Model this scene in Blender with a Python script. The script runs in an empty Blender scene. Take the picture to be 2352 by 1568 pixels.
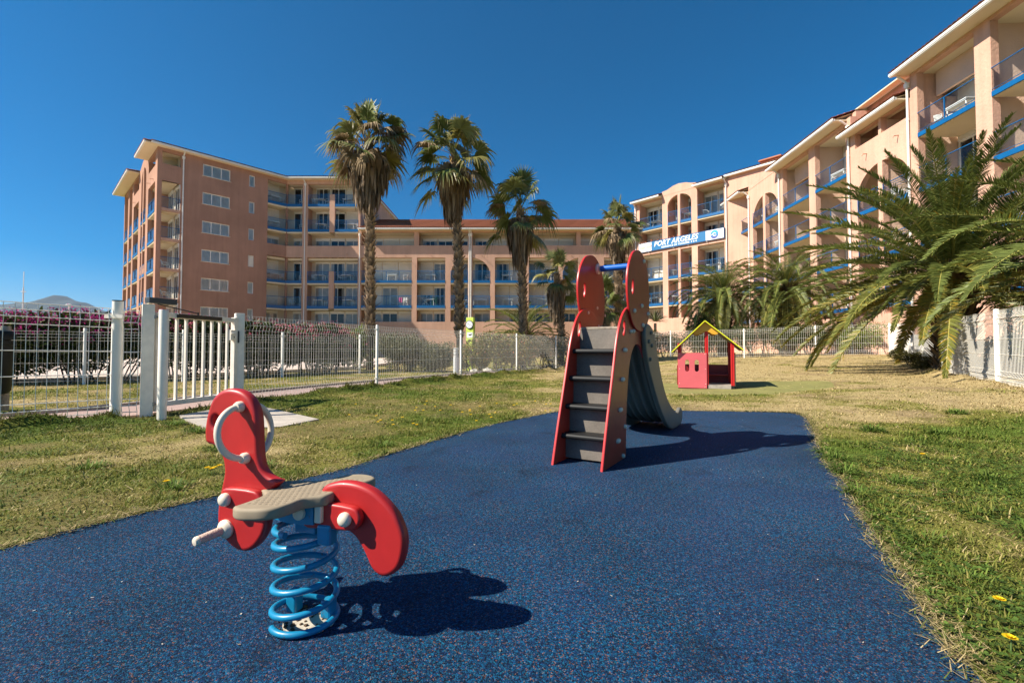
import bpy, bmesh, math, random
import numpy as np
from mathutils import Vector, Matrix

R = math.radians
rnd = random.Random(7)
SC = bpy.context.scene
COL = SC.collection

# ------------------------------------------------------------------ camera
cd = bpy.data.cameras.new('camera')
cam = bpy.data.objects.new('camera', cd); COL.objects.link(cam)
cd.sensor_width = 36.0
cd.lens = 1085.0 * 36.0 / 2352.0
PITCH = 1.7
cam.location = (0, 0, 0.9)
cam.rotation_euler = (R(90 + PITCH), 0, 0)
cd.shift_y = -(1085 * math.tan(R(PITCH)) - 17.0) / 2352.0
cd.clip_start = 0.05; cd.clip_end = 20000
SC.camera = cam

# ------------------------------------------------------------------ sky and sun
SUN_EL = R(42.0)
to_sun = Vector((-0.963 * math.cos(SUN_EL), -0.268 * math.cos(SUN_EL), math.sin(SUN_EL))).normalized()
W = bpy.data.worlds.new('World'); SC.world = W; W.use_nodes = True
wn = W.node_tree.nodes; wl = W.node_tree.links
sky = wn.new('ShaderNodeTexSky'); sky.sky_type = 'NISHITA'; sky.sun_disc = False
sky.sun_elevation = SUN_EL
sky.sun_rotation = math.atan2(to_sun.x, to_sun.y)
sky.air_density = 0.8; sky.dust_density = 0.6; sky.ozone_density = 8.0; sky.altitude = 0
wn['Background'].inputs['Strength'].default_value = 0.068
hs = wn.new('ShaderNodeHueSaturation'); hs.inputs['Saturation'].default_value = 1.42; hs.inputs['Hue'].default_value = 0.49
wl.new(sky.outputs[0], hs.inputs['Color']); wl.new(hs.outputs[0], wn['Background'].inputs['Color'])

sd = bpy.data.lights.new('sun', 'SUN'); sd.energy = 4.8; sd.angle = R(0.5); sd.color = (1.0, 0.93, 0.80)
sun = bpy.data.objects.new('sun', sd); COL.objects.link(sun)
sun.rotation_euler = (-to_sun).to_track_quat('-Z', 'Y').to_euler()
sun.location = (-20, -6, 18)
SC.view_settings.view_transform = 'Standard'
SC.view_settings.look = 'None'
SC.view_settings.exposure = 0.95
SC.view_settings.gamma = 1.0
SC.cycles.max_bounces = 6
SC.cycles.transparent_max_bounces = 24
SC.cycles.diffuse_bounces = 3
SC.cycles.glossy_bounces = 3
SC.cycles.transmission_bounces = 4
SC.cycles.caustics_reflective = False
SC.cycles.caustics_refractive = False

# ------------------------------------------------------------------ materials
MATS = {}
def nodes_of(name):
    m = bpy.data.materials.new(name); m.use_nodes = True
    nt = m.node_tree
    return m, nt, nt.nodes['Principled BSDF']

def mat(name, col, rough=0.6, var=0.0, vscale=4.0, bump=0.0, bscale=60.0, spec=0.5, metal=0.0, var2=0.0, v2scale=0.6, coat=0.0, streak=0.0, scratch=None, rust=None):
    m, nt, b = nodes_of(name)
    N, L = nt.nodes, nt.links
    b.inputs['Roughness'].default_value = rough
    b.inputs['Metallic'].default_value = metal
    b.inputs['Specular IOR Level'].default_value = spec
    b.inputs['Coat Weight'].default_value = coat
    tc = N.new('ShaderNodeTexCoord')
    out = None
    base = N.new('ShaderNodeRGB'); base.outputs[0].default_value = (*col, 1); out = base.outputs[0]
    for v, s, det in ((var, vscale, 6.0), (var2, v2scale, 3.0)):
        if v > 0:
            n = N.new('ShaderNodeTexNoise'); n.inputs['Scale'].default_value = s; n.inputs['Detail'].default_value = det
            L.new(tc.outputs['Object'], n.inputs['Vector'])
            mr = N.new('ShaderNodeMapRange'); mr.inputs[1].default_value = 0.3; mr.inputs[2].default_value = 0.7
            mr.inputs[3].default_value = 1 - v; mr.inputs[4].default_value = 1 + v
            L.new(n.outputs['Fac'], mr.inputs[0])
            mx = N.new('ShaderNodeVectorMath'); mx.operation = 'SCALE'
            L.new(out, mx.inputs[0]); L.new(mr.outputs[0], mx.inputs['Scale'])
            out = mx.outputs[0]
    if streak > 0:
        mp = N.new('ShaderNodeMapping'); mp.inputs['Scale'].default_value = (2.6, 2.6, 0.16); L.new(tc.outputs['Object'], mp.inputs[0])
        n = N.new('ShaderNodeTexNoise'); n.inputs['Scale'].default_value = 1.0; n.inputs['Detail'].default_value = 8; n.inputs['Roughness'].default_value = 0.65
        L.new(mp.outputs[0], n.inputs['Vector'])
        mr = N.new('ShaderNodeMapRange'); mr.inputs[1].default_value = 0.35; mr.inputs[2].default_value = 0.62; mr.inputs[3].default_value = 1 - streak; mr.inputs[4].default_value = 1.04
        L.new(n.outputs['Fac'], mr.inputs[0]); mx = N.new('ShaderNodeVectorMath'); mx.operation = 'SCALE'; L.new(out, mx.inputs[0]); L.new(mr.outputs[0], mx.inputs['Scale']); out = mx.outputs[0]
    for spec_, sc_, lo, hi in ((scratch, (14, 14, 1.1), 0.66, 0.74), (rust, (16, 16, 16), 0.60, 0.68)):
        if spec_ is None: continue
        mp = N.new('ShaderNodeMapping'); mp.inputs['Scale'].default_value = sc_; mp.inputs['Rotation'].default_value = (0.3, 0.5, 0.2) if spec_ is scratch else (0, 0, 0); L.new(tc.outputs['Object'], mp.inputs[0])
        n = N.new('ShaderNodeTexNoise'); n.inputs['Scale'].default_value = 2.2; n.inputs['Detail'].default_value = 7; n.inputs['Roughness'].default_value = 0.7
        L.new(mp.outputs[0], n.inputs['Vector']); mr = N.new('ShaderNodeMapRange'); mr.inputs[1].default_value = lo; mr.inputs[2].default_value = hi; L.new(n.outputs['Fac'], mr.inputs[0])
        mx = N.new('ShaderNodeMix'); mx.data_type = 'RGBA'; L.new(mr.outputs[0], mx.inputs[0]); L.new(out, mx.inputs[6]); mx.inputs[7].default_value = (*spec_, 1); out = mx.outputs[2]
    L.new(out, b.inputs['Base Color'])
    if bump > 0:
        n = N.new('ShaderNodeTexNoise'); n.inputs['Scale'].default_value = bscale; n.inputs['Detail'].default_value = 4
        L.new(tc.outputs['Object'], n.inputs['Vector'])
        bp = N.new('ShaderNodeBump'); bp.inputs['Strength'].default_value = 1.0; bp.inputs['Distance'].default_value = bump
        L.new(n.outputs['Fac'], bp.inputs['Height']); L.new(bp.outputs[0], b.inputs['Normal'])
    MATS[name] = m
    return m

def mat_attr(name, rough=0.6, transl=0.25, spec=0.3):
    """colour from the mesh's own 'col' attribute (each leaf or blade has its own colour)"""
    m, nt, b = nodes_of(name)
    N, L = nt.nodes, nt.links
    a = N.new('ShaderNodeAttribute'); a.attribute_name = 'col'
    L.new(a.outputs['Color'], b.inputs['Base Color'])
    b.inputs['Roughness'].default_value = rough; b.inputs['Specular IOR Level'].default_value = spec
    if transl > 0:
        t = N.new('ShaderNodeBsdfTranslucent'); L.new(a.outputs['Color'], t.inputs['Color'])
        mx = N.new('ShaderNodeMixShader'); mx.inputs[0].default_value = transl
        L.new(b.outputs[0], mx.inputs[1]); L.new(t.outputs[0], mx.inputs[2])
        L.new(mx.outputs[0], N['Material Output'].inputs['Surface'])
    MATS[name] = m
    return m

def mat_glass(name, tint, refl):
    m, nt, b = nodes_of(name)
    N, L = nt.nodes, nt.links
    N.remove(b)
    tr = N.new('ShaderNodeBsdfTransparent'); tr.inputs[0].default_value = (*tint, 1)
    g = N.new('ShaderNodeBsdfGlossy'); g.inputs['Roughness'].default_value = 0.02; g.inputs['Color'].default_value = (0.95, 0.97, 1, 1)
    fr = N.new('ShaderNodeFresnel'); fr.inputs['IOR'].default_value = refl
    mx = N.new('ShaderNodeMixShader')
    L.new(fr.outputs[0], mx.inputs[0]); L.new(tr.outputs[0], mx.inputs[1]); L.new(g.outputs[0], mx.inputs[2])
    L.new(mx.outputs[0], N['Material Output'].inputs['Surface'])
    MATS[name] = m
    return m

PL = (0.63, 0.375, 0.275)
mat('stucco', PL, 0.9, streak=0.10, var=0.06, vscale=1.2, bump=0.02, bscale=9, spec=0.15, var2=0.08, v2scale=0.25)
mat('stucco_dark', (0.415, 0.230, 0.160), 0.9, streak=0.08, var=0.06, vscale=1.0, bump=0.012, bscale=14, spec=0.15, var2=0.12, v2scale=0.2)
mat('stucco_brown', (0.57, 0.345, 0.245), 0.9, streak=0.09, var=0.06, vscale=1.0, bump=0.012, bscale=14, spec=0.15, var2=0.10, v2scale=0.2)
mat('loggia_paint', (0.74, 0.62, 0.48), 0.85, var=0.05, vscale=0.8, spec=0.2)
mat('partition_paint', (0.70, 0.50, 0.385), 0.9, var=0.05, vscale=1.2, bump=0.015, bscale=12, spec=0.15)
mat('soffit_paint', (0.78, 0.66, 0.47), 0.85, var=0.05, vscale=0.7, spec=0.2)
mat('blue_metal', (0.003, 0.105, 0.29), 0.4, var=0.08, vscale=3)
mat('frame_white', (0.84, 0.81, 0.76), 0.45)
mat('gutter_white', (0.80, 0.77, 0.71), 0.45, var=0.06, vscale=1.5)
mat('shutter_cream', (0.76, 0.70, 0.60), 0.6, var=0.04, vscale=1)
mat('room_shade', (0.018, 0.016, 0.016), 0.8)
mat('curtain', (0.50, 0.47, 0.43), 0.9, var=0.15, vscale=2)
mat('curtain_blue', (0.74, 0.77, 0.76), 0.9, var=0.12, vscale=2)
mat('tile_red', (0.42, 0.15, 0.085), 0.8, var=0.3, vscale=5, bump=0.01, bscale=20)
mat_glass('glass', (0.93, 0.95, 0.95), 1.55)
mat_glass('rail_glass', (0.86, 0.92, 0.95), 1.42)
mat('plastic_white', (0.80, 0.79, 0.76), 0.4)
mat('plastic_green', (0.05, 0.22, 0.14), 0.4)
mat('towel_pink', (0.55, 0.10, 0.22), 0.9)
mat('towel_cream', (0.72, 0.66, 0.60), 0.9)
mat('terracotta', (0.42, 0.16, 0.08), 0.8, var=0.1)
mat('fence_white', (0.87, 0.82, 0.73), 0.45, var=0.05, vscale=2)
mat('gate_white', (0.90, 0.82, 0.70), 0.5, var=0.06, vscale=3, var2=0.05, v2scale=12)
mat('steel', (0.35, 0.34, 0.32), 0.4, metal=0.8, var=0.2, vscale=20)
mat('black_metal', (0.012, 0.012, 0.013), 0.35)
mat('dark_grey_metal', (0.05, 0.055, 0.06), 0.4)
mat('bin_green', (0.005, 0.009, 0.008), 0.55, spec=0.25)
mat('toy_red', (0.44, 0.017, 0.016), 0.42, scratch=(0.62, 0.10, 0.08), var=0.05, vscale=3, var2=0.06, v2scale=14, coat=0.08)
mat('toy_cap', (0.76, 0.645, 0.50), 0.35)
mat('toy_grip', (0.66, 0.47, 0.37), 0.6, bump=0.004, bscale=160)
mat('spring_blue', (0.005, 0.20, 0.37), 0.36, var=0.12, vscale=25, coat=0.08, rust=(0.10, 0.06, 0.035))
mat('seat_grey', (0.28, 0.22, 0.145), 0.75, var=0.08, vscale=30)
mat('steel_cream', (0.45, 0.40, 0.32), 0.6, var=0.25, vscale=30)
mat('dirt', (0.10, 0.06, 0.035), 0.95, var=0.5, vscale=60, bump=0.01, bscale=120)
mat('slide_face_shaded', (0.36, 0.050, 0.024), 0.34, scratch=(0.42, 0.11, 0.06), var=0.12, vscale=1.6, var2=0.08, v2scale=9)  # red board faces, shade and warm lawn bounce put into the colour
mat('slide_edge', (0.50, 0.022, 0.020), 0.35, var=0.05, vscale=3)
mat('bar_blue', (0.008, 0.12, 0.52), 0.28)
mat('tread_black', (0.016, 0.016, 0.016), 0.55, spec=0.3)
mat('riser_grey', (0.165, 0.142, 0.118), 0.75, var=0.12, vscale=70, var2=0.18, v2scale=6)
mat('chute_grey', (0.165, 0.148, 0.118), 0.45, var=0.05, vscale=3)
mat('wood_grey', (0.30, 0.25, 0.19), 0.8, var=0.35, vscale=25)
mat('house_pink', (0.64, 0.115, 0.13), 0.5, var=0.06, vscale=3)
mat('house_red', (0.56, 0.018, 0.016), 0.4)
mat('house_dark_red', (0.22, 0.012, 0.018), 0.5)
mat('house_yellow', (0.72, 0.36, 0.03), 0.45)
mat('lime_edge', (0.72, 0.72, 0.02), 0.45)
mat('roof_wood', (0.10, 0.058, 0.024), 0.7, var=0.1, vscale=5)
mat('plank_grey', (0.36, 0.31, 0.26), 0.85, var=0.2, vscale=12)
mat('beige_panel', (0.50, 0.38, 0.26), 0.6)
mat('clock_lime', (0.56, 0.68, 0.09), 0.5)
mat('paper_white', (0.82, 0.82, 0.80), 0.5)
mat('ink_black', (0.01, 0.01, 0.01), 0.5)
mat('sign_blue', (0.022, 0.16, 0.36), 0.4)
mat('sign_white', (0.84, 0.83, 0.80), 0.4)
mat('sign_edge', (0.02, 0.07, 0.2), 0.4)
mat('sign_salmon', (0.72, 0.34, 0.22), 0.5)
mat('bollard_grey', (0.66, 0.66, 0.64), 0.5, var=0.05)
mat('garden_white', (0.80, 0.78, 0.74), 0.9, var=0.06, vscale=1, bump=0.01, bscale=20)
mat('palm_trunk', (0.10, 0.072, 0.05), 0.95, var=0.4, vscale=9, bump=0.03, bscale=22)
mat('palm_trunk_dark', (0.10, 0.07, 0.045), 0.95, var=0.4, vscale=9, bump=0.05, bscale=18)
mat('wood_stem', (0.09, 0.065, 0.04), 0.95, var=0.2)
mat('slab_concrete', (0.43, 0.375, 0.315), 0.9, var=0.12, vscale=6, bump=0.003, bscale=90, var2=0.1, v2scale=1.5)
mat('path_pink', (0.34, 0.235, 0.205), 0.95, var=0.14, vscale=40, bump=0.003, bscale=200)
mat('kerb_grey', (0.30, 0.25, 0.21), 0.95, var=0.2, vscale=10)
mat('patio_pink', (0.62, 0.49, 0.41), 0.9, var=0.08, vscale=3)
mat('turf_pad', (0.205, 0.190, 0.052), 0.95, var=0.14, vscale=12, var2=0.16, v2scale=1.6)
mat('mountain_rock', (0.030, 0.044, 0.042), 0.95, var=0.25, vscale=0.02, var2=0.35, v2scale=0.004)
mat('stone', (0.45, 0.42, 0.37), 0.9, var=0.2, vscale=8)
mat_attr('leaf', 0.45, 0.28, 0.35)
mat_attr('grass_blade', 0.65, 0.25, 0.2)
mat_attr('dry_leaf', 0.8, 0.15, 0.15)
mat_attr('petal', 0.6, 0.3, 0.2)
mat_attr('tile_attr', 0.85, 0.0, 0.2)

# ------------------------------------------------------------------ object helpers
def tag(o, label=None, cat=None, group=None, kind=None):
    if label: o['label'] = label
    if cat: o['category'] = cat
    if group: o['group'] = group
    if kind: o['kind'] = kind
    return o

def thing(name, label, cat, loc=(0, 0, 0), rotz=0.0, group=None):
    o = bpy.data.objects.new(name, None); COL.objects.link(o)
    o.empty_display_size = 0.1
    o.location = loc; o.rotation_euler = (0, 0, rotz)
    return tag(o, label, cat, group)

def link(name, me, parent=None):
    o = bpy.data.objects.new(name, me); COL.objects.link(o)
    if parent is not None: o.parent = parent
    return o

def dup(root, **kw):
    r = root.copy(); COL.objects.link(r)
    for ch in list(root.children):
        c = ch.copy(); COL.objects.link(c); c.parent = r
        for g in list(ch.children):
            d = g.copy(); COL.objects.link(d); d.parent = c
    for k, v in kw.items():
        if k == 'loc': r.location = v
        elif k == 'rz': r.rotation_euler = (0, 0, v)
        else: r[k] = v
    return r

class MB:
    """collects faces, then links them as one mesh object"""
    def __init__(s): s.v = []; s.f = []; s.m = []; s.mats = []; s.cur = 0
    def mat(s, name):
        if name not in s.mats: s.mats.append(name)
        s.cur = s.mats.index(name); return s
    def add(s, vs, fs):
        o = len(s.v); s.v += [tuple(p) for p in vs]
        for f in fs: s.f.append(tuple(i + o for i in f)); s.m.append(s.cur)
    def hexa(s, p):
        s.add(p, [(0, 3, 2, 1), (4, 5, 6, 7), (0, 1, 5, 4), (1, 2, 6, 5), (2, 3, 7, 6), (3, 0, 4, 7)])
    def box(s, a, b):
        (x0, y0, z0), (x1, y1, z1) = a, b
        s.hexa([(x0, y0, z0), (x1, y0, z0), (x1, y1, z0), (x0, y1, z0), (x0, y0, z1), (x1, y0, z1), (x1, y1, z1), (x0, y1, z1)])
    def tube(s, pts, r, n=8, closed=False, caps=True):
        pts = [Vector(p) for p in pts]; k = len(pts)
        rs = r if isinstance(r, (list, tuple)) else [r] * k
        vs = []; up = None
        for i, p in enumerate(pts):
            if closed: t = pts[(i + 1) % k] - pts[i - 1]
            else: t = pts[min(i + 1, k - 1)] - pts[max(i - 1, 0)]
            t.normalize()
            if up is None:
                up = Vector((0, 0, 1)) if abs(t.z) < 0.9 else Vector((1, 0, 0))
            x = up - t * up.dot(t); x.normalize(); y = t.cross(x); up = x
            for j in range(n):
                a = 2 * math.pi * j / n
                vs.append(p + (x * math.cos(a) + y * math.sin(a)) * rs[i])
        fs = []
        for i in range(k if closed else k - 1):
            for j in range(n):
                a = i * n + j; b = i * n + (j + 1) % n; c = ((i + 1) % k) * n + (j + 1) % n; d = ((i + 1) % k) * n + j
                fs.append((a, b, c, d))
        if caps and not closed:
            fs.append(tuple(range(n - 1, -1, -1))); fs.append(tuple((k - 1) * n + j for j in range(n)))
        s.add(vs, fs)
    def lathe(s, prof, c=(0, 0, 0), n=16, M=None):
        vs = []; k = len(prof)
        for r, z in prof:
            for j in range(n):
                a = 2 * math.pi * j / n
                p = Vector((r * math.cos(a), r * math.sin(a), z))
                if M is not None: p = M @ p
                vs.append(p + Vector(c))
        fs = [(i * n + j, i * n + (j + 1) % n, (i + 1) * n + (j + 1) % n, (i + 1) * n + j) for i in range(k - 1) for j in range(n)]
        fs.append(tuple(range(n - 1, -1, -1))); fs.append(tuple((k - 1) * n + j for j in range(n)))
        s.add(vs, fs)
    def prism(s, poly, z0, z1):
        n = len(poly)
        s.add([(x, y, z0) for x, y in poly] + [(x, y, z1) for x, y in poly],
              [tuple(range(n - 1, -1, -1)), tuple(range(n, 2 * n))] + [(i, (i + 1) % n, n + (i + 1) % n, n + i) for i in range(n)])
    def build(s, name, parent=None, smooth=False, bevel=0.0, bseg=2):
        me = bpy.data.meshes.new(name)
        me.from_pydata(s.v, [], s.f)
        for m in s.mats: me.materials.append(MATS[m])
        me.polygons.foreach_set('material_index', s.m)
        me.polygons.foreach_set('use_smooth', [bool(smooth)] * len(s.f))
        me.validate(); me.update()
        o = link(name, me, parent)
        if smooth: 
            try: me.set_sharp_from_angle(angle=R(40))
            except Exception: pass
        if bevel > 0:
            b = o.modifiers.new('bevel', 'BEVEL'); b.width = bevel; b.segments = bseg; b.limit_method = 'ANGLE'; b.angle_limit = R(40)
        return o

class NM:
    """many small quads with a colour each (leaves, blades), gathered with numpy"""
    def __init__(s): s.V = []; s.F = []; s.C = []; s.n = 0
    def quads(s, V, F, C):
        V = np.asarray(V, np.float32).reshape(-1, 3); F = np.asarray(F, np.int64).reshape(-1, 4)
        C = np.asarray(C, np.float32)
        if C.ndim == 1: C = np.tile(C[:3], (len(V), 1))
        s.V.append(V); s.F.append(F + s.n); s.C.append(C); s.n += len(V)
    def build(s, name, material, parent=None, smooth=False):
        V = np.concatenate(s.V); F = np.concatenate(s.F); C = np.concatenate(s.C)
        me = bpy.data.meshes.new(name)
        me.vertices.add(len(V)); me.vertices.foreach_set('co', V.ravel())
        nf = len(F)
        me.loops.add(nf * 4); me.loops.foreach_set('vertex_index', F.ravel().astype(np.int32))
        me.polygons.add(nf); me.polygons.foreach_set('loop_start', np.arange(0, nf * 4, 4, dtype=np.int32))
        if smooth: me.polygons.foreach_set('use_smooth', np.ones(nf, dtype=bool))
        at = me.attributes.new('col', 'FLOAT_COLOR', 'POINT')
        at.data.foreach_set('color', np.concatenate([C, np.ones((len(C), 1), np.float32)], 1).ravel())
        me.materials.append(MATS[material])
        me.update(calc_edges=True)
        return link(name, me, parent)

def catmull(pts, n=5, closed=True):
    P = [np.array(p, float) for p in pts]; k = len(P); out = []
    for i in range(k if closed else k - 1):
        if closed: a, b, c, d = P[(i - 1) % k], P[i], P[(i + 1) % k], P[(i + 2) % k]
        else: a, b, c, d = P[max(i - 1, 0)], P[i], P[i + 1], P[min(i + 2, k - 1)]
        for j in range(n):
            t = j / n
            out.append(tuple(0.5 * ((2 * b) + (-a + c) * t + (2 * a - 5 * b + 4 * c - d) * t * t + (-a + 3 * b - 3 * c + d) * t ** 3)))
    if not closed: out.append(tuple(P[-1]))
    return out

def ellipse(cx, cy, rx, ry, n=20, rot=0.0):
    o = []
    for i in range(n):
        a = 2 * math.pi * i / n
        x, y = rx * math.cos(a), ry * math.sin(a)
        o.append((cx + x * math.cos(rot) - y * math.sin(rot), cy + x * math.sin(rot) + y * math.cos(rot)))
    return o

def plate(name, outlines, thick, M, mats, parent=None, bevel=0.004, bres=2, edge_slot=False):
    """a board with rounded edges and through-holes cut to a drawn outline; M maps (x, y, thickness) to the parent's space"""
    cu = bpy.data.curves.new('tmp', 'CURVE'); cu.dimensions = '2D'; cu.fill_mode = 'BOTH'
    cu.extrude = max(thick / 2 - bevel, 0.0005); cu.bevel_depth = bevel; cu.bevel_resolution = bres; cu.offset = -bevel
    for ol in outlines:
        sp = cu.splines.new('POLY'); sp.points.add(len(ol) - 1); sp.use_cyclic_u = True
        for i, (x, y) in enumerate(ol): sp.points[i].co = (x, y, 0, 1)
    to = bpy.data.objects.new('tmp', cu); COL.objects.link(to)
    dg = bpy.context.evaluated_depsgraph_get()
    me = bpy.data.meshes.new_from_object(to.evaluated_get(dg))
    bpy.data.objects.remove(to); bpy.data.curves.remove(cu)
    me.name = name
    me.materials.clear()
    for m in mats: me.materials.append(MATS[m])
    if edge_slot:
        for p in me.polygons: p.material_index = 0 if abs(p.normal.z) > 0.9 else 1
    else:
        for p in me.polygons: p.material_index = 0
    for p in me.polygons: p.use_smooth = True
    try: me.set_sharp_from_angle(angle=R(35))
    except Exception: pass
    me.transform(M); me.update()
    return link(name, me, parent)

def text_mesh(name, s, size, M, material, parent, shear=0.0, extrude=0.004, bold=0.0, align='LEFT', spacing=1.0):
    cu = bpy.data.curves.new('tmp', 'FONT'); cu.body = s; cu.size = size; cu.shear = shear; cu.extrude = extrude; cu.offset = bold
    cu.align_x = align; cu.space_character = spacing; cu.resolution_u = 3
    to = bpy.data.objects.new('tmp', cu); COL.objects.link(to)
    dg = bpy.context.evaluated_depsgraph_get()
    me = bpy.data.meshes.new_from_object(to.evaluated_get(dg))
    bpy.data.objects.remove(to); bpy.data.curves.remove(cu)
    me.materials.clear(); me.materials.append(MATS[material]); me.transform(M); me.update()
    return link(name, me, parent)

# smooth value noise for regional variation
def vnoise(x, y, seed=0, scale=1.0):
    x = np.asarray(x, float) * scale + seed * 17.3; y = np.asarray(y, float) * scale - seed * 9.1
    xi = np.floor(x).astype(np.int64); yi = np.floor(y).astype(np.int64); fx = x - xi; fy = y - yi
    fx = fx * fx * (3 - 2 * fx); fy = fy * fy * (3 - 2 * fy)
    def h(a, b):
        n = (a * 374761393 + b * 668265263 + seed * 974711) & 0xffffffff
        n = ((n ^ (n >> 13)) * 1274126177) & 0xffffffff
        return ((n ^ (n >> 16)) & 0xffff) / 65535.0
    return (h(xi, yi) * (1 - fx) + h(xi + 1, yi) * fx) * (1 - fy) + (h(xi, yi + 1) * (1 - fx) + h(xi + 1, yi + 1) * fx) * fy
def fbm(x, y, seed=0, scale=1.0, o=4):
    s = 0; a = 0.5; t = 0
    for i in range(o):
        s = s + a * vnoise(x, y, seed + i, scale * 2 ** i); t += a; a *= 0.5
    return s / t
def sm(t):
    t = np.clip(t, 0, 1); return t * t * (3 - 2 * t)
# ================================================================== ground
LEFT_FENCE = [(-6.9, 4.0), (-5.2, 6.22)]
LEFT_FENCE2 = [(-4.6, 8.0), (-3.24, 11.35), (-1.6, 14.8), (0.18, 17.9), (1.95, 20.9), (3.75, 23.9)]
BACK_FENCE = [(3.75, 23.9), (6.0, 25.2), (8.5, 25.3), (11.6, 23.6), (14.4, 22.4), (17.2, 21.5)]
RIGHT_FENCE = [(17.2, 21.5), (14.4, 17.0), (11.86, 13.0), (9.5, 9.25), (7.1, 5.4)]
FENCE_LINE_L = LEFT_FENCE + [(-4.93, 6.34)] + LEFT_FENCE2

def seg_dist(x, y, pts):
    """distance to a polyline and signed side (positive = right of travel)"""
    best = np.full(np.shape(x), 1e9); side = np.zeros(np.shape(x))
    for (x0, y0), (x1, y1) in zip(pts[:-1], pts[1:]):
        dx, dy = x1 - x0, y1 - y0; L2 = dx * dx + dy * dy
        t = np.clip(((x - x0) * dx + (y - y0) * dy) / L2, 0, 1)
        d = np.hypot(x - x0 - t * dx, y - y0 - t * dy)
        s = (x - x0) * dy - (y - y0) * dx
        upd = d < best
        best = np.where(upd, d, best); side = np.where(upd, np.sign(s), side)
    return best, side

def ground_z(x, y):
    x = np.asarray(x, float); y = np.asarray(y, float)
    z = 0.2 * sm((x - 4) / 5) + 0.2 * sm((y - 13) / 9) * sm((x - 2) / 6) + 0.19 * sm((x - 10) / 7)
    d, s = seg_dist(x, y, FENCE_LINE_L)
    n = fbm(x, y, 5, 1.6, 3)
    inner = np.where(s > 0, d, 9)
    z = z + np.exp(-((inner - 0.22) / 0.16) ** 2) * (0.035 + 0.22 * np.clip(n - 0.25, 0, 1)) * (np.hypot(x + 4.5, y - 6.9) > 1.0)
    d2, s2 = seg_dist(x, y, BACK_FENCE + RIGHT_FENCE[1:])
    inner2 = np.where(s2 > 0, d2, 9)
    z = z + np.exp(-((inner2 - 0.25) / 0.25) ** 2) * (0.02 + 0.22 * np.clip(n - 0.35, 0, 1))
    z = z + (fbm(x, y, 21, 2.5, 3) - 0.5) * 0.025 * (np.hypot(x, y) < 60)
    return z

MAT_EDGE = [(-9.0, -3.0), (-4.4, -0.6), (-2.75, 1.3), (-2.30, 2.17), (-2.10, 2.54), (-1.78, 2.95), (-1.32, 3.50), (-1.04, 4.10), (-0.74, 4.72), (-0.26, 5.62), (0.60, 6.78),
            (0.85, 6.93), (1.3, 6.96), (2.43, 6.93), (3.28, 6.83), (3.80, 6.75), (3.97, 6.60), (3.86, 6.22), (3.39, 5.36), (3.00, 4.68), (2.62, 3.98), (2.43, 3.59), (2.22, 3.17), (1.92, 2.63), (1.71, 2.20), (1.57, 1.91), (1.44, 1.66), (1.335, 1.45), (1.26, 1.28), (0.75, 0.45), (-0.6, -2.2), (-2.5, -6.0)]
def in_poly(x, y, poly):
    x = np.asarray(x, float); y = np.asarray(y, float); r = np.zeros(np.shape(x), bool); n = len(poly)
    for i in range(n):
        x0, y0 = poly[i]; x1, y1 = poly[(i + 1) % n]
        c = ((y0 > y) != (y1 > y)) & (x < (x1 - x0) * (y - y0) / (y1 - y0 + 1e-12) + x0)
        r ^= c
    return r
SLAB_POLY = [(-4.45, 6.35), (-4.36, 7.75), (-3.5, 7.0), (-2.45, 6.02), (-2.65, 5.45), (-3.30, 5.22), (-4.1, 5.95)]

def dryness(x, y):
    """0 = fresh green, 1 = straw"""
    x = np.asarray(x, float); y = np.asarray(y, float)
    n1 = fbm(x, y, 3, 0.9, 4); n2 = fbm(x, y, 9, 3.2, 3)
    left = 0.27 + 0.0 * x
    d, s = seg_dist(x, y, FENCE_LINE_L)
    left = left - 0.22 * np.exp(-(d / 1.1) ** 2) + 0.22 * np.exp(-((y - 4.2 + 0.25 * (x + 3)) / 1.0) ** 2) * sm((-x - 0.8) / 1.2)
    left = left + 0.1 * sm((y - 9) / 6)
    right = 0.14 + 0.70 * sm((y - 4.2 - 0.25 * (x - 2.5)) / 1.6)
    right = right + 0.12 * sm((x - 6) / 4)
    mid = 0.55
    w = sm((x + 0.5) / 2.5)
    base = left * (1 - w) + right * w
    far = sm((y - 7) / 1.5) * sm((9.8 - y) / 1.0) * sm((x - 0.0) / 1.0) * sm((6.5 - x) / 2.5)
    base = base * (1 - far) + 0.48 * far
    base = np.where((s < 0) & (d < 40), 0.55, base)
    return np.clip(base + (n1 - 0.5) * 1.0 + (n2 - 0.5) * 0.75, 0, 1)

GREEN = np.array([0.105, 0.150, 0.021]); OLIVE = np.array([0.225, 0.205, 0.044]); STRAW = np.array([0.47, 0.355, 0.170]); SOIL = np.array([0.20, 0.125, 0.075])
def lawn_colour(d):
    d = np.asarray(d)[..., None]
    c = np.where(d < 0.5, GREEN + (OLIVE - GREEN) * (d / 0.5), OLIVE + (STRAW - OLIVE) * np.clip((d - 0.5) / 0.35, 0, 1))
    return c

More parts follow.
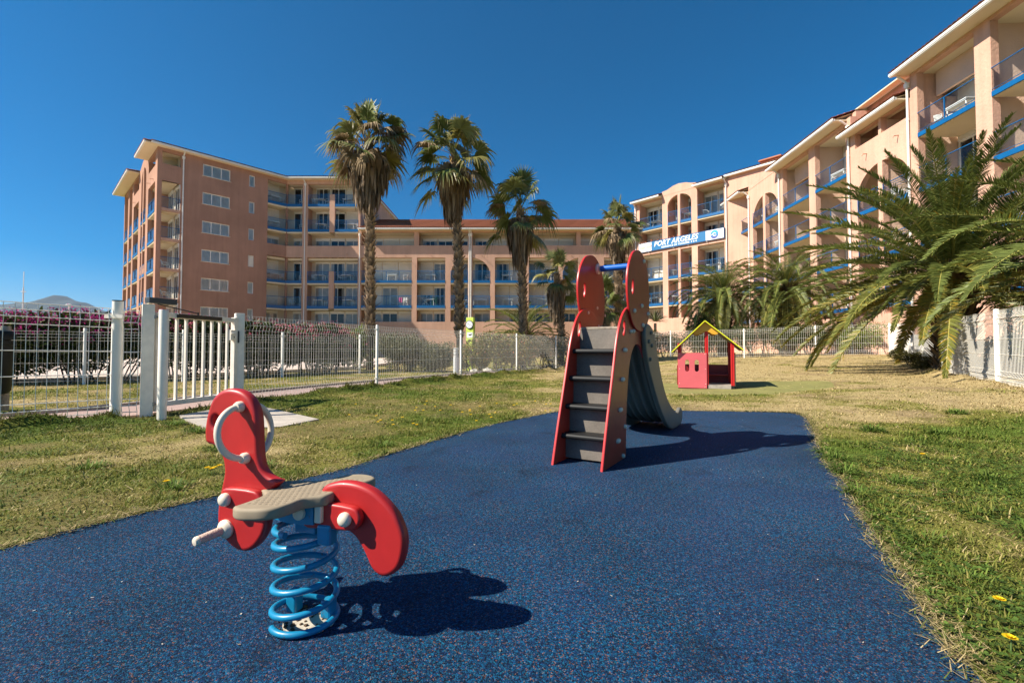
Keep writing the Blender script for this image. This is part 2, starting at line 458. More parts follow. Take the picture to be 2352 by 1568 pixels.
def make_ground():
    def axis(a, b, step, far):
        core = list(np.arange(a, b + 1e-6, step)); g = step; lo = []; hi = []; p = a
        while p > -far: g *= 1.35; p -= g; lo.append(p)
        g = step; p = b
        while p < far: g *= 1.35; p += g; hi.append(p)
        return np.array(lo[::-1] + core + hi)
    xs = axis(-9, 13.5, 0.10, 5000); ys = axis(-1, 26.5, 0.11, 5000)
    X, Y = np.meshgrid(xs, ys)
    Z = ground_z(X, Y)
    mat_d = in_poly(X, Y, MAT_EDGE)
    Z = np.where(mat_d, np.minimum(Z, 0.0) - 0.02, Z)
    Z = np.where(in_poly(X, Y, SLAB_POLY), -0.03, Z)
    d, s = seg_dist(X, Y, FENCE_LINE_L)
    Z = np.where((s < 0) & (d < 1.6) & (Y > 3) & (Y < 25), -0.03, Z)
    C = lawn_colour(dryness(X, Y))
    so = sm((fbm(X, Y, 31, 1.4, 4) - 0.57) / 0.12)[..., None] * 0.45
    C = C * (1 - so) + SOIL * so
    nm = NM()
    nx, ny = len(xs), len(ys)
    idx = np.arange(nx * ny).reshape(ny, nx)
    F = np.stack([idx[:-1, :-1], idx[:-1, 1:], idx[1:, 1:], idx[1:, :-1]], -1).reshape(-1, 4)
    nm.quads(np.stack([X, Y, Z], -1).reshape(-1, 3), F, C.reshape(-1, 3))
    m, nt, b = nodes_of('lawn_ground'); N, L = nt.nodes, nt.links
    a = N.new('ShaderNodeAttribute'); a.attribute_name = 'col'
    tc = N.new('ShaderNodeTexCoord')
    n = N.new('ShaderNodeTexNoise'); n.inputs['Scale'].default_value = 55; n.inputs['Detail'].default_value = 6; n.inputs['Roughness'].default_value = 0.7
    mp = N.new('ShaderNodeMapping'); mp.inputs['Scale'].default_value = (1, 1, 1)
    L.new(tc.outputs['Object'], mp.inputs[0]); L.new(mp.outputs[0], n.inputs['Vector'])
    mr = N.new('ShaderNodeMapRange'); mr.inputs[1].default_value = 0.3; mr.inputs[2].default_value = 0.7; mr.inputs[3].default_value = 0.55; mr.inputs[4].default_value = 1.25
    L.new(n.outputs['Fac'], mr.inputs[0])
    mx = N.new('ShaderNodeVectorMath'); mx.operation = 'SCALE'; L.new(a.outputs['Color'], mx.inputs[0]); L.new(mr.outputs[0], mx.inputs['Scale'])
    L.new(mx.outputs[0], b.inputs['Base Color']); b.inputs['Roughness'].default_value = 0.95; b.inputs['Specular IOR Level'].default_value = 0.1
    bp = N.new('ShaderNodeBump'); bp.inputs['Strength'].default_value = 1; bp.inputs['Distance'].default_value = 0.02
    L.new(n.outputs['Fac'], bp.inputs['Height']); L.new(bp.outputs[0], b.inputs['Normal'])
    MATS['lawn_ground'] = m
    o = nm.build('ground', 'lawn_ground', smooth=True)
    tag(o, 'lawn of green and straw dry grass around the blue play surface', None, None, 'structure')
make_ground()

# ---------------------------------------------------------------- rubber play surface
def make_rubber():
    pts = catmull(MAT_EDGE, 6)
    pts = [(x + (fbm(x, y, 41, 6.0, 3) - 0.5) * 0.05, y + (fbm(x, y, 43, 6.0, 3) - 0.5) * 0.05) for x, y in pts]
    pts = [(float(a), float(b)) for a, b in pts]
    m, nt, b = nodes_of('rubber_blue'); N, L = nt.nodes, nt.links
    tc = N.new('ShaderNodeTexCoord')
    v = N.new('ShaderNodeTexVoronoi'); v.inputs['Scale'].default_value = 270.0
    L.new(tc.outputs['Object'], v.inputs['Vector'])
    sep = N.new('ShaderNodeSeparateColor'); L.new(v.outputs['Color'], sep.inputs[0])
    cr = N.new('ShaderNodeValToRGB'); cr.color_ramp.interpolation = 'CONSTANT'
    els = [(0.0, (0.001, 0.007, 0.024)), (0.30, (0.002, 0.034, 0.085)), (0.54, (0.003, 0.068, 0.142)), (0.72, (0.005, 0.024, 0.082)), (0.83, (0.005, 0.090, 0.15)), (0.895, (0.14, 0.066, 0.050)), (0.95, (0.10, 0.105, 0.115)), (0.970, (0.002, 0.003, 0.009))]
    while len(cr.color_ramp.elements) < len(els): cr.color_ramp.elements.new(0.5)
    for e, (p, c) in zip(cr.color_ramp.elements, els): e.position = p; e.color = (*c, 1)
    L.new(sep.outputs[0], cr.inputs[0])
    n = N.new('ShaderNodeTexNoise'); n.inputs['Scale'].default_value = 1.6; n.inputs['Detail'].default_value = 5
    L.new(tc.outputs['Object'], n.inputs['Vector'])
    mr = N.new('ShaderNodeMapRange'); mr.inputs[1].default_value = 0.42; mr.inputs[2].default_value = 0.62; mr.inputs[3].default_value = 0; mr.inputs[4].default_value = 0.22
    L.new(n.outputs['Fac'], mr.inputs[0])
    mx = N.new('ShaderNodeMix'); mx.data_type = 'RGBA'; L.new(mr.outputs[0], mx.inputs[0]); L.new(cr.outputs[0], mx.inputs[6]); mx.inputs[7].default_value = (0.012, 0.032, 0.105, 1)
    n4 = N.new('ShaderNodeTexNoise'); n4.inputs['Scale'].default_value = 70; n4.inputs['Detail'].default_value = 3; L.new(tc.outputs['Object'], n4.inputs['Vector'])
    m4 = N.new('ShaderNodeMapRange'); m4.inputs[1].default_value = 0.32; m4.inputs[2].default_value = 0.68; m4.inputs[3].default_value = 0.45; m4.inputs[4].default_value = 1.55; L.new(n4.outputs['Fac'], m4.inputs[0])
    x4 = N.new('ShaderNodeVectorMath'); x4.operation = 'SCALE'; L.new(mx.outputs[2], x4.inputs[0]); L.new(m4.outputs[0], x4.inputs['Scale'])
    n3 = N.new('ShaderNodeTexNoise'); n3.inputs['Scale'].default_value = 0.9; n3.inputs['Detail'].default_value = 7; n3.inputs['Roughness'].default_value = 0.6
    L.new(tc.outputs['Object'], n3.inputs['Vector']); m3 = N.new('ShaderNodeMapRange'); m3.inputs[1].default_value = 0.3; m3.inputs[2].default_value = 0.7; m3.inputs[3].default_value = 0.72; m3.inputs[4].default_value = 1.28
    L.new(n3.outputs['Fac'], m3.inputs[0]); x3 = N.new('ShaderNodeVectorMath'); x3.operation = 'SCALE'; L.new(x4.outputs[0], x3.inputs[0]); L.new(m3.outputs[0], x3.inputs['Scale'])
    n5 = N.new('ShaderNodeTexNoise'); n5.inputs['Scale'].default_value = 2.3; n5.inputs['Detail'].default_value = 6; n5.inputs['Roughness'].default_value = 0.55; n5.inputs['Distortion'].default_value = 0.6; L.new(tc.outputs['Object'], n5.inputs['Vector'])
    m5 = N.new('ShaderNodeMapRange'); m5.inputs[1].default_value = 0.60; m5.inputs[2].default_value = 0.68; m5.inputs[3].default_value = 1.0; m5.inputs[4].default_value = 0.62; L.new(n5.outputs['Fac'], m5.inputs[0])
    x5 = N.new('ShaderNodeVectorMath'); x5.operation = 'SCALE'; L.new(x3.outputs[0], x5.inputs[0]); L.new(m5.outputs[0], x5.inputs['Scale'])
    L.new(x5.outputs[0], b.inputs['Base Color'])
    b.inputs['Roughness'].default_value = 0.72; b.inputs['Specular IOR Level'].default_value = 0.10; b.inputs['Sheen Weight'].default_value = 0.03; b.inputs['Sheen Roughness'].default_value = 0.45; b.inputs['Sheen Tint'].default_value = (0.75, 0.78, 0.95, 1)
    bp = N.new('ShaderNodeBump'); bp.inputs['Strength'].default_value = 0.8; bp.inputs['Distance'].default_value = 0.003
    L.new(v.outputs['Distance'], bp.inputs['Height']); bp.invert = True
    L.new(bp.outputs[0], b.inputs['Normal'])
    MATS['rubber_blue'] = m
    mb = MB().mat('rubber_blue'); mb.prism(pts, -0.08, 0.0)
    o = mb.build('play_surface')
    tag(o, 'blue rubber granule play surface', None, None, 'structure')
    # pale crumbs and dry leaf bits lying on the rubber
make_rubber()

# ---------------------------------------------------------------- slab, path, pad, patio
mb = MB().mat('slab_concrete')
mb.prism([(float(a), float(b)) for a, b in SLAB_POLY][::-1], -0.1, 0.012); tag(mb.build('concrete_slab'), 'pale concrete slab inside the gate', None, None, 'structure')

def strip(name, line, o0, o1, z, material, label):
    """a band running beside a line, at offsets o0..o1 to its left"""
    mb = MB().mat(material); n = len(line); A = []; B = []
    for i, p in enumerate(line):
        a = Vector(line[max(i - 1, 0)]); b = Vector(line[min(i + 1, n - 1)]); t = (b - a).normalized(); q = Vector((-t.y, t.x))
        A.append(Vector(p) + q * o0); B.append(Vector(p) + q * o1)
    z0, z1 = z
    for i in range(n - 1):
        mb.hexa([(*A[i], z0), (*A[i + 1], z0), (*B[i + 1], z0), (*B[i], z0), (*A[i], z1), (*A[i + 1], z1), (*B[i + 1], z1), (*B[i], z1)])
    return tag(mb.build(name), label, None, None, 'structure')
PATH_LINE = [(-9.0, 1.2), (-6.9, 4.0), (-5.25, 6.3), (-4.72, 8.0), (-3.30, 11.35), (-1.65, 14.8), (0.13, 17.9), (1.9, 20.9)]
strip('path', PATH_LINE, -0.1, 1.15, (-0.2, 0.004), 'path_pink', 'pinkish footpath running outside the fence')
strip('kerb', PATH_LINE, 1.15, 1.25, (-0.2, 0.05), 'kerb_grey', 'low kerb along the footpath')

def turf_pad():
    nm = NM(); nr, na = 6, 48; V = [(5.0, 10.75, float(ground_z(5.0, 10.75)) + 0.012)]
    V = []
    for i in range(nr + 1):
        for j in range(na):
            a = 2 * math.pi * j / na; k = i / nr
            rx, ry = 2.45 * k, 1.55 * k
            r = 1 + 0.05 * math.sin(3 * a + 1) + 0.04 * math.sin(7 * a)
            x = 4.75 + rx * math.cos(a) * r; y = 10.75 + ry * math.sin(a) * r
            V.append((x, y, float(ground_z(x, y)) + 0.018 - 0.02 * (i == nr)))
    F = [(i * na + j, (i + 1) * na + j, (i + 1) * na + (j + 1) % na, i * na + (j + 1) % na) for i in range(nr) for j in range(na)]
    nm.quads(V, F, np.array([0.16, 0.18, 0.05]))
    o = nm.build('turf_pad', 'turf_pad', smooth=True)
    tag(o, 'flat olive artificial turf pad under the playhouse', None, None, 'structure')
turf_pad()
mb = MB().mat('patio_pink'); mb.prism([(-60, 8), (-16.0, 9.5), (-12.3, 12.8), (-10.4, 14.2), (-8.6, 17.2), (-7.0, 20.0), (-6.5, 40), (-60, 40)], -0.05, 0.12)
tag(mb.build('patio'), 'pale pinkish terrace behind the oleander hedge', None, None, 'structure')

# ---------------------------------------------------------------- mountain
def mountain():
    prof = [(-700, 690), (-300, 700), (-60, 712), (-20, 706), (12, 699), (30, 697), (50, 693), (65, 694), (90, 689), (110, 682), (128, 676), (135, 674), (142, 677), (160, 686), (172, 689), (186, 691), (200, 698), (215, 706), (235, 713), (262, 722), (300, 735), (360, 752), (450, 765), (600, 780)]
    D = 5200.0
    nu = 240; nd = 26
    px = np.linspace(-700, 600, nu); py = np.interp(px, [p[0] for p in prof], [p[1] for p in prof])
    ridge_x = (px - 1176) / 1085 * D; ridge_z = 0.9 + (801 - py) / 1085 * D
    V = []; 
    for j in range(nd):
        t = j / (nd - 1) * 2 - 1            # -1 foot facing us, 0 ridge, 1 foot behind
        k = 1 - abs(t)
        yy = D + t * 1500
        rough = (fbm(ridge_x, np.full(nu, t * 1500.0), 51, 0.0032, 5) - 0.5)
        zz = ridge_z * (k ** 0.85) + rough * 150 * (k > 0) * (1 - k) * k * 4
        zz = np.maximum(zz, -20) if 0 < j < nd - 1 else np.full(nu, -20.0)
        V.append(np.stack([ridge_x * (1 + 0.0 * t), np.full(nu, yy), zz], -1))
    V = np.concatenate(V)
    idx = np.arange(nu * nd).reshape(nd, nu)
    F = np.stack([idx[:-1, :-1], idx[:-1, 1:], idx[1:, 1:], idx[1:, :-1]], -1).reshape(-1, 4)
    nm = NM(); nm.quads(V, F, np.array([0.1, 0.12, 0.1]))
    o = nm.build('mountain', 'mountain_rock', smooth=True)
    tag(o, 'distant blue mountain with a pointed summit', None, None, 'structure')
    # small tower on the summit
mountain()
# ================================================================== fences
FH = 1.42
FOLDS = [0.115, 0.885]           # fold centres as a share of the height
def gz(x, y): return float(ground_z(x, y))

def wire_panel(mb, a, b, za, zb, h=FH, pitch=0.05, r=0.0024, n=4, fold=0.035, bars=None):
    """one welded mesh panel: upright wires with two folds and horizontal wires"""
    A = Vector((a[0], a[1], 0)); B = Vector((b[0], b[1], 0)); t = (B - A); Ln = t.length; t.normalize(); q = Vector((t.y, -t.x, 0))
    k = max(2, int(Ln / pitch))
    prof = [(0.0, 0), (0.055, 0), (0.115, 1), (0.175, 0), (0.825, 0), (0.885, 1), (0.945, 0), (1.0, 0)]
    for i in range(k + 1):
        f = i / k; p = A + t * (Ln * f); z0 = za + (zb - za) * f + 0.03
        mb.tube([p + q * (fold * o) + Vector((0, 0, z0 + h * v)) for v, o in prof], r, n, caps=False)
    for v, o in [(0.055, 0), (0.115, 1), (0.175, 0), (0.40, 0), (0.61, 0), (0.825, 0), (0.885, 1), (0.945, 0), (0.998, 0)] if bars is None else bars:
        mb.tube([A + q * (fold * o + r) + Vector((0, 0, za + 0.03 + h * v)), B + q * (fold * o + r) + Vector((0, 0, zb + 0.03 + h * v))], r * 1.15, n, caps=False)

def fence_post(mb, p, z, h, r=0.032, clamp_dir=None):
    mb.mat('fence_white'); mb.lathe([(r, -0.15), (r, h), (r * 0.9, h + 0.006)], (p[0], p[1], z), 14)
    if clamp_dir is not None:
        t = Vector((clamp_dir[0], clamp_dir[1], 0)).normalized()
        for zz in (0.20, h - 0.10):
            mb.lathe([(r + 0.006, -0.02), (r + 0.006, 0.02)], (p[0], p[1], z + zz), 14)
            c = Vector((p[0], p[1], z + zz)); q = Vector((-t.y, t.x, 0)) * 0.008; u = Vector((0, 0, 0.014))
            for s in (-1, 1):
                e = c + t * (s * (r + 0.05)); f_ = c + t * (s * r)
                mb.hexa([f_ - q - u, e - q - u, e + q - u, f_ + q - u, f_ - q + u, e - q + u, e + q + u, f_ + q + u])

def fence_run(name, label, pts, posts=True, h=FH, r=0.0024, pitch=0.05, post_h=None, n=4, post_r=0.032, skip_first=False):
    t = thing(name, label, 'fence', (0, 0, 0), group='white wire fences')
    for i in range(len(pts) - 1):
        mb = MB().mat('fence_white'); a, b = pts[i], pts[i + 1]
        wire_panel(mb, a, b, gz(*a), gz(*b), h, pitch, r, n); mb.build('mesh_panel', t)
    if posts:
        for i, p in enumerate(pts):
            if skip_first and i == 0: continue
            a = Vector(pts[max(i - 1, 0)]); b = Vector(pts[min(i + 1, len(pts) - 1)])
            mb = MB(); fence_post(mb, p, gz(*p), post_h or (h + 0.055), post_r, (b - a)); mb.build('post', t, smooth=True)
    return t

# near left: two posts (the near one out of frame), a taller post by the gate
t = thing('wire_fence', 'near left white wire fence beside the gate, oleanders behind it', 'fence', group='white wire fences')
mb = MB().mat('fence_white'); wire_panel(mb, (-6.9, 4.0), (-5.98, 5.16), 0, 0, pitch=0.09, r=0.0048); mb.build('mesh_panel', t)
mb = MB().mat('fence_white'); wire_panel(mb, (-5.98, 5.16), (-5.2, 6.22), -0.02, -0.04, FH + 0.02, 0.09, 0.0048); mb.build('mesh_panel', t)
mb = MB().mat('fence_white'); wire_panel(mb, (-5.13, 6.24), (-4.98, 6.30), -0.04, -0.04, FH, 0.075, 0.0048); mb.build('mesh_panel', t)
mb = MB(); fence_post(mb, (-6.9, 4.0), 0, 1.5, 0.045, (0.57, 0.9)); mb.build('post', t, smooth=True)
mb = MB(); fence_post(mb, (-5.2, 6.22), 0, 1.525, 0.062, None)
mb.mat('gate_white'); mb.box((-5.31, 6.14, 1.30), (-5.07, 6.17, 1.345)); mb.mat('black_metal'); mb.lathe([(0.064, 0), (0.064, 0.012)], (-5.2, 6.22, 1.527), 14)
mb.build('post', t, smooth=True)

fence_run('wire_fence', 'left white wire fence running from the gate to behind the slide', [(-4.54, 8.05)] + LEFT_FENCE2[1:], r=0.0022, pitch=0.066, skip_first=True)
fence_run('wire_fence', 'back white wire fence behind the small playhouse', BACK_FENCE, r=0.0030, pitch=0.082)
fence_run('wire_fence', 'right white wire fence under the big palm fronds', RIGHT_FENCE, r=0.0040, pitch=0.066, post_r=0.045)

# inner fence along the hedge
INNER = [(-16.0, 8.6), (-13.2, 10.2), (-10.8, 11.95), (-8.96, 12.89), (-7.31, 15.06), (-5.6, 17.4)]
fence_run('wire_fence', 'far white wire fence along the foot of the oleander hedge', INNER, h=1.30, r=0.0023, pitch=0.075, post_h=1.42, post_r=0.038)

# ---------------------------------------------------------------- gate
def rbox(mb, a, b, w, z0, z1):
    """upright plank between two plan points, width w across"""
    A = Vector((a[0], a[1])); B = Vector((b[0], b[1])); t = (B - A).normalized(); q = Vector((-t.y, t.x)) * (w / 2)
    mb.hexa([(*(A - q), z0), (*(B - q), z0), (*(B + q), z0), (*(A + q), z0), (*(A - q), z1), (*(B - q), z1), (*(B + q), z1), (*(A + q), z1)])

def post_sq(mb, c, w, z0, z1, ang):
    t = Vector((math.cos(ang), math.sin(ang))) * (w / 2); C = Vector(c)
    rbox(mb, C - t, C + t, w, z0, z1)
GA = Vector((-4.905, 6.36)); GB = Vector((-4.62, 8.0)); gd = (GB - GA).normalized(); gang = math.atan2(gd.y, gd.x)
g = thing('gate', 'white metal bar gate with a black closer arm on top', 'gate', (0, 0, 0))
mb = MB().mat('gate_white'); post_sq(mb, GA, 0.135, -0.1, 1.50, R(41))
mb.build('hinge_post', g, bevel=0.006)
mb = MB().mat('gate_white'); post_sq(mb, GB, 0.135, -0.1, 1.50, R(41)); mb.build('latch_post', g, bevel=0.006)
a = GA + gd * 0.13; b = GB - gd * 0.11
mb = MB().mat('gate_white')
rbox(mb, a - gd * 0.04, a + gd * 0.04, 0.075, 0.05, 1.40); rbox(mb, b - gd * 0.04, b + gd * 0.04, 0.075, 0.08, 1.42)
rbox(mb, a + gd * 0.042, b - gd * 0.042, 0.055, 0.10, 0.17); rbox(mb, a + gd * 0.042, b - gd * 0.042, 0.055, 1.34, 1.41)
leaf_ = mb.build('gate_leaf', g, bevel=0.004)
for i in range(8):
    p = a + (b - a) * ((i + 1) / 9); mb = MB().mat('gate_white'); rbox(mb, p - gd * 0.017, p + gd * 0.017, 0.034, 0.172, 1.338); mb.build('bar', leaf_)
qn = Vector((gd.y, -gd.x))
mb = MB().mat('black_metal'); c0 = a + gd * 0.28 + qn * 0.05; rbox(mb, c0, c0 + gd * 0.80, 0.04, 1.345, 1.405); mb.build('closer_rail', leaf_, bevel=0.004)
cc = GA + qn * 0.06
mb = MB().mat('dark_grey_metal'); rbox(mb, cc - gd * 0.06 - qn * 0.02, cc + gd * 0.30 + qn * 0.05, 0.10, 1.515, 1.59); mb.build('closer_box', g, bevel=0.006)
mb = MB().mat('black_metal'); mb.tube([(*(cc + gd * 0.08), 1.51), (*(cc + gd * 0.36 + qn * 0.03), 1.47), (*(c0 + gd * 0.35), 1.43)], 0.008, 6); mb.tube([(*(c0 + gd * 0.35), 1.40), (*(c0 + gd * 0.35), 1.445)], 0.012, 6); mb.build('closer_arm', g)
for zz in (0.16, 1.33):
    mb = MB().mat('steel'); h0 = GA + gd * 0.02 + qn * 0.085; mb.tube([(*h0, zz), (*(h0 + gd * 0.13), zz)], 0.013, 8); mb.lathe([(0.022, -0.03), (0.022, 0.03)], (*(h0 + gd * 0.12), zz), 8); mb.lathe([(0.018, -0.025), (0.018, 0.025)], (*(h0), zz), 8); mb.build('hinge', g)
mb = MB().mat('gate_white'); lk = b - gd * 0.10; rbox(mb, lk - gd * 0.06 + qn * 0.03, lk + gd * 0.07 + qn * 0.03, 0.09, 1.04, 1.21); mb.mat('ink_black'); mb.box((lk.x + qn.x * 0.082 - 0.006, lk.y + qn.y * 0.082 - 0.006, 1.08), (lk.x + qn.x * 0.082 + 0.006, lk.y + qn.y * 0.082 + 0.006, 1.11)); mb.build('lock_box', leaf_, bevel=0.006)
mb = MB().mat('gate_white'); mb.tube([(*(lk + qn * 0.07), 1.15), (*(lk + qn * 0.11), 1.15), (*(lk + qn * 0.11 - gd * 0.10), 1.15)], 0.010, 6); mb.build('handle', leaf_)
mb = MB().mat('dark_grey_metal'); sp_ = GB - gd * 0.069 + qn * 0.03; rbox(mb, sp_ - gd * 0.012, sp_ + gd * 0.0, 0.06, 1.00, 1.20); mb.build('strike_plate', g)
# guard post standing in front of the gate
gp = MB().mat('gate_white'); gp.lathe([(0.052, -0.1), (0.052, 1.392), (0.049, 1.40)], (-4.46, 6.04, 0), 18); o = gp.build('guard_post', None, smooth=True)
tag(o, 'round white post standing in front of the gate bars', 'post')

# ================================================================== litter bin, bollard, clock
t = thing('litter_bin', 'dark green litter bin behind the wire fence', 'litter bin', (-7.42, 6.75, 0.0))
mb = MB().mat('bin_green'); mb.lathe([(0.17, 0.26), (0.20, 0.30), (0.215, 0.95), (0.225, 0.96), (0.225, 1.02)], n=24); mb.build('body', t, smooth=True)
mb = MB().mat('bin_green'); mb.lathe([(0.232, 1.03), (0.236, 1.10), (0.20, 1.155), (0.05, 1.175)], n=24); mb.build('lid', t, smooth=True)
mb = MB().mat('wood_grey'); mb.lathe([(0.06, -0.1), (0.06, 1.20), (0.055, 1.235)], (-0.02, 0.19, 0), 12); mb.build('stake', t, smooth=True)
mb = MB().mat('ink_black'); mb.lathe([(0.055, 0.0), (0.055, 0.26)], (0, 0, 0), 12); mb.build('foot', t)

t = thing('bollard_light', 'pale grey bollard light with louvres beside the fence post', 'bollard light', (-2.0, 16.9, 0.0))
mb = MB().mat('bollard_grey'); mb.lathe([(0.095, -0.1), (0.095, 0.62)], n=18)
for k in range(14):
    a_ = 2 * math.pi * k / 14; mb.box((0.096 * math.cos(a_) - 0.005, 0.096 * math.sin(a_) - 0.005, 0.0), (0.096 * math.cos(a_) + 0.005, 0.096 * math.sin(a_) + 0.005, 0.6))
mb.build('column', t, smooth=True)
mb = MB().mat('bollard_grey')
for k in range(5): mb.lathe([(0.075, 0.63 + k * 0.052), (0.098, 0.64 + k * 0.052), (0.098, 0.655 + k * 0.052), (0.07, 0.668 + k * 0.052)], n=18)
mb.lathe([(0.098, 0.895), (0.098, 0.915), (0.08, 0.925)], n=18); mb.build('louvre_head', t, smooth=True)
mb = MB().mat('dark_grey_metal'); mb.lathe([(0.055, 0.62), (0.055, 0.90)], n=12); mb.build('lamp', t)

t = thing('clock_post', 'lime green post carrying a round white clock', 'clock', (-1.72, 19.6, 0.0), R(-20))
mb = MB().mat('clock_lime'); mb.box((-0.165, -0.085, 0.0), (0.165, 0.085, 2.20)); mb.build('post', t, bevel=0.01)
Mf = Matrix.Rotation(R(90), 4, 'X')
mb = MB().mat('ink_black'); mb.lathe([(0.175, 0.0), (0.175, 0.035), (0.155, 0.04)], (0, -0.086, 1.90), 28, Mf.to_3x3()); face = mb.build('clock_face', t)
mb = MB().mat('paper_white'); mb.lathe([(0.150, 0.041), (0.150, 0.0435)], (0, -0.086, 1.90), 28, Mf.to_3x3())
mb.mat('ink_black')
for k in range(12):
    a_ = k * math.pi / 6; c_, s_ = math.sin(a_), math.cos(a_); r0 = 0.118 if k % 3 else 0.105
    mb.tube([(c_ * r0, -0.131, 1.90 + s_ * r0), (c_ * 0.14, -0.131, 1.90 + s_ * 0.14)], 0.005, 4)
mb.build('dial', face)
mb = MB().mat('ink_black')
for ang, ln, w in ((R(-62), 0.09, 0.007), (R(112), 0.12, 0.005)):
    mb.tube([(0, -0.134, 1.90), (math.sin(ang) * ln, -0.134, 1.90 + math.cos(ang) * ln)], w, 5)
mb.build('hands', face)
mb = MB().mat('paper_white'); mb.box((-0.12, -0.090, 1.36), (0.13, -0.0855, 1.58)); mb.mat('ink_black'); mb.box((-0.04, -0.093, 1.45), (0.05, -0.0905, 1.50)); mb.box((0.055, -0.093, 1.47), (0.085, -0.0905, 1.53)); mb.build('notice', t)

# masts beyond the hedge
for px, X, Y, h, lab in ((0, -27.5, 26.5, 4.35, 'thin pale mast with a forked tip beyond the oleander hedge'), (0, -25.3, 26.9, 3.35, 'short pale pole with a flat cap beyond the oleander hedge')):
    mb = MB().mat('bollard_grey'); mb.tube([(X, Y, 0), (X, Y, h)], [0.045, 0.03], 8)
    if h > 4: mb.tube([(X, Y, h - 0.1), (X, Y, h + 0.9)], 0.018, 5); mb.box((X - 0.11, Y - 0.05, h - 0.25), (X + 0.11, Y + 0.05, h - 0.21))
    else: mb.lathe([(0.14, 0), (0.14, 0.08), (0.05, 0.12)], (X, Y, h), 10)
    tag(mb.build('mast'), lab, 'mast')

# garden wall behind the right fence
mb = MB().mat('garden_white')
wl_ = [(18.6, 22.4), (17.9, 20.6), (16.6, 18.4), (15.5, 16.5)]
for a_, b_ in zip(wl_[:-1], wl_[1:]): rbox(mb, a_, b_, 0.18, -0.2, gz(*a_) + 0.95)
tag(mb.build('garden_wall'), 'low white garden wall behind the right wire fence', 'wall')
# ================================================================== spring rider
YAW = R(17)
t = thing('spring_rider', 'red seal shaped spring rider on a blue coil spring', 'spring rider', (-0.685, 1.591, 0.0), -YAW)
# local x = along the rider (head to tail), y = away from the camera, z up
def up_plate(y):         # plate outline (x, z) stood upright at depth y
    return Matrix(((1, 0, 0, 0), (0, 0, 1, y), (0, 1, 0, 0), (0, 0, 0, 1)))
HEAD = [(-.31, .76), (-.355, .752), (-.392, .725), (-.412, .685), (-.424, .642), (-.428, .60), (-.420, .566), (-.384, .557), (-.360, .540), (-.342, .508), (-.336, .465), (-.348, .412), (-.360, .355), (-.362, .298), (-.348, .258), (-.316, .226), (-.280, .208), (-.240, .204), (-.204, .218), (-.174, .248), (-.155, .282), (-.148, .32), (-.146, .39), (-.120, .43), (-.100, .452), (-.140, .466), (-.167, .486), (-.182, .52), (-.188, .57), (-.192, .63), (-.199, .68), (-.222, .722), (-.26, .750)]
TAIL = [(.08, .452), (.12, .468), (.16, .474), (.21, .471), (.26, .456), (.302, .43), (.340, .395), (.364, .355), (.377, .315), (.374, .27), (.360, .23), (.335, .205), (.308, .194), (.283, .198), (.260, .216), (.242, .248), (.222, .280), (.196, .308), (.160, .324), (.11, .330), (.062, .334), (.050, .37), (.062, .415)]
plate('head_panel', [catmull(HEAD, 4), ellipse(-.375, .642, .017, .022, 20)], 0.042, up_plate(0.0), ['toy_red'], t, bevel=0.014, bres=4)
plate('tail_panel', [catmull(TAIL, 4)], 0.042, up_plate(0.0), ['toy_red'], t, bevel=0.014, bres=4)
# seat: traced outline on a plane rising slightly to the tail
SEAT = [(-0.101, -0.183), (-0.1, -0.166), (-0.097, -0.129), (-0.101, -0.082), (-0.117, -0.048), (-0.159, -0.016), (-0.228, 0.022), (-0.265, 0.059), (-0.261, 0.078), (-0.192, 0.091), (-0.133, 0.113), (-0.056, 0.114), (-0.010, 0.126), (0.002, 0.175), (0.028, 0.206), (0.084, 0.215), (0.143, 0.188), (0.166, 0.148), (0.135, 0.098), (0.062, 0.060), (0.062, 0.020), (0.108, 0.012), (0.126, -0.012), (0.12, -0.048), (0.092, -0.066), (0.070, -0.086), (0.067, -0.13), (0.055, -0.168), (0.028, -0.192), (-0.013, -0.202), (-0.063, -0.203)]
kz = 0.06
Ms = Matrix(((1, 0, 0, 0), (0, 1, 0, -0.012), (kz, 0, 1, 0.416), (0, 0, 0, 1)))
seat = plate('seat', [catmull(SEAT, 4)], 0.036, Ms, ['seat_grey'], t, bevel=0.010, bres=3)
mb = MB().mat('seat_grey')
for i in range(-9, 9):
    for j in range(-9, 9):
        x = i * 0.021 + (j % 2) * 0.0105; y = j * 0.017
        if not bool(in_poly(np.array([x]), np.array([y]), SEAT)[0]) : continue
        if not all(bool(in_poly(np.array([x + a]), np.array([y + b]), SEAT)[0]) for a, b in ((.018, 0), (-.018, 0), (0, .018), (0, -.018))): continue
        z = 0.416 + kz * x + 0.0178
        mb.lathe([(0.0075, -0.001), (0.0062, 0.0012)], (x, y - 0.012, z), 8)
mb.build('grip_dots', seat)
# cross arms (thick red brackets on both sides of the panels)
for y in (-0.036, 0.036):
    plate('bracket', [catmull([(-.312, .405), (-.290, .425), (-.17, .424), (-.14, .400), (-.08, .398), (-.08, .362), (-.12, .356), (-.28, .356), (-.312, .375)], 3)], 0.030, up_plate(y), ['toy_red'], t, bevel=0.008, bres=3)
    plate('bracket', [catmull([(.03, .402), (.10, .412), (.205, .408), (.232, .394), (.240, .368), (.226, .344), (.20, .334), (.10, .330), (.03, .332)], 3)], 0.030, up_plate(y), ['toy_red'], t, bevel=0.008, bres=3)
    s = -1 if y < 0 else 1
    for bx, bz in ((-.288, .388), (.190, .371)):
        mb = MB().mat('toy_cap'); Mr = Matrix.Rotation(R(90) * (1 if s < 0 else -1), 3, 'X')
        mb.lathe([(0.022, 0), (0.0225, 0.008), (0.019, 0.016), (0.010, 0.021), (0.002, 0.022)], (bx, y + s * 0.015, bz), 18, Mr); mb.build('bolt_cap', t, smooth=True)
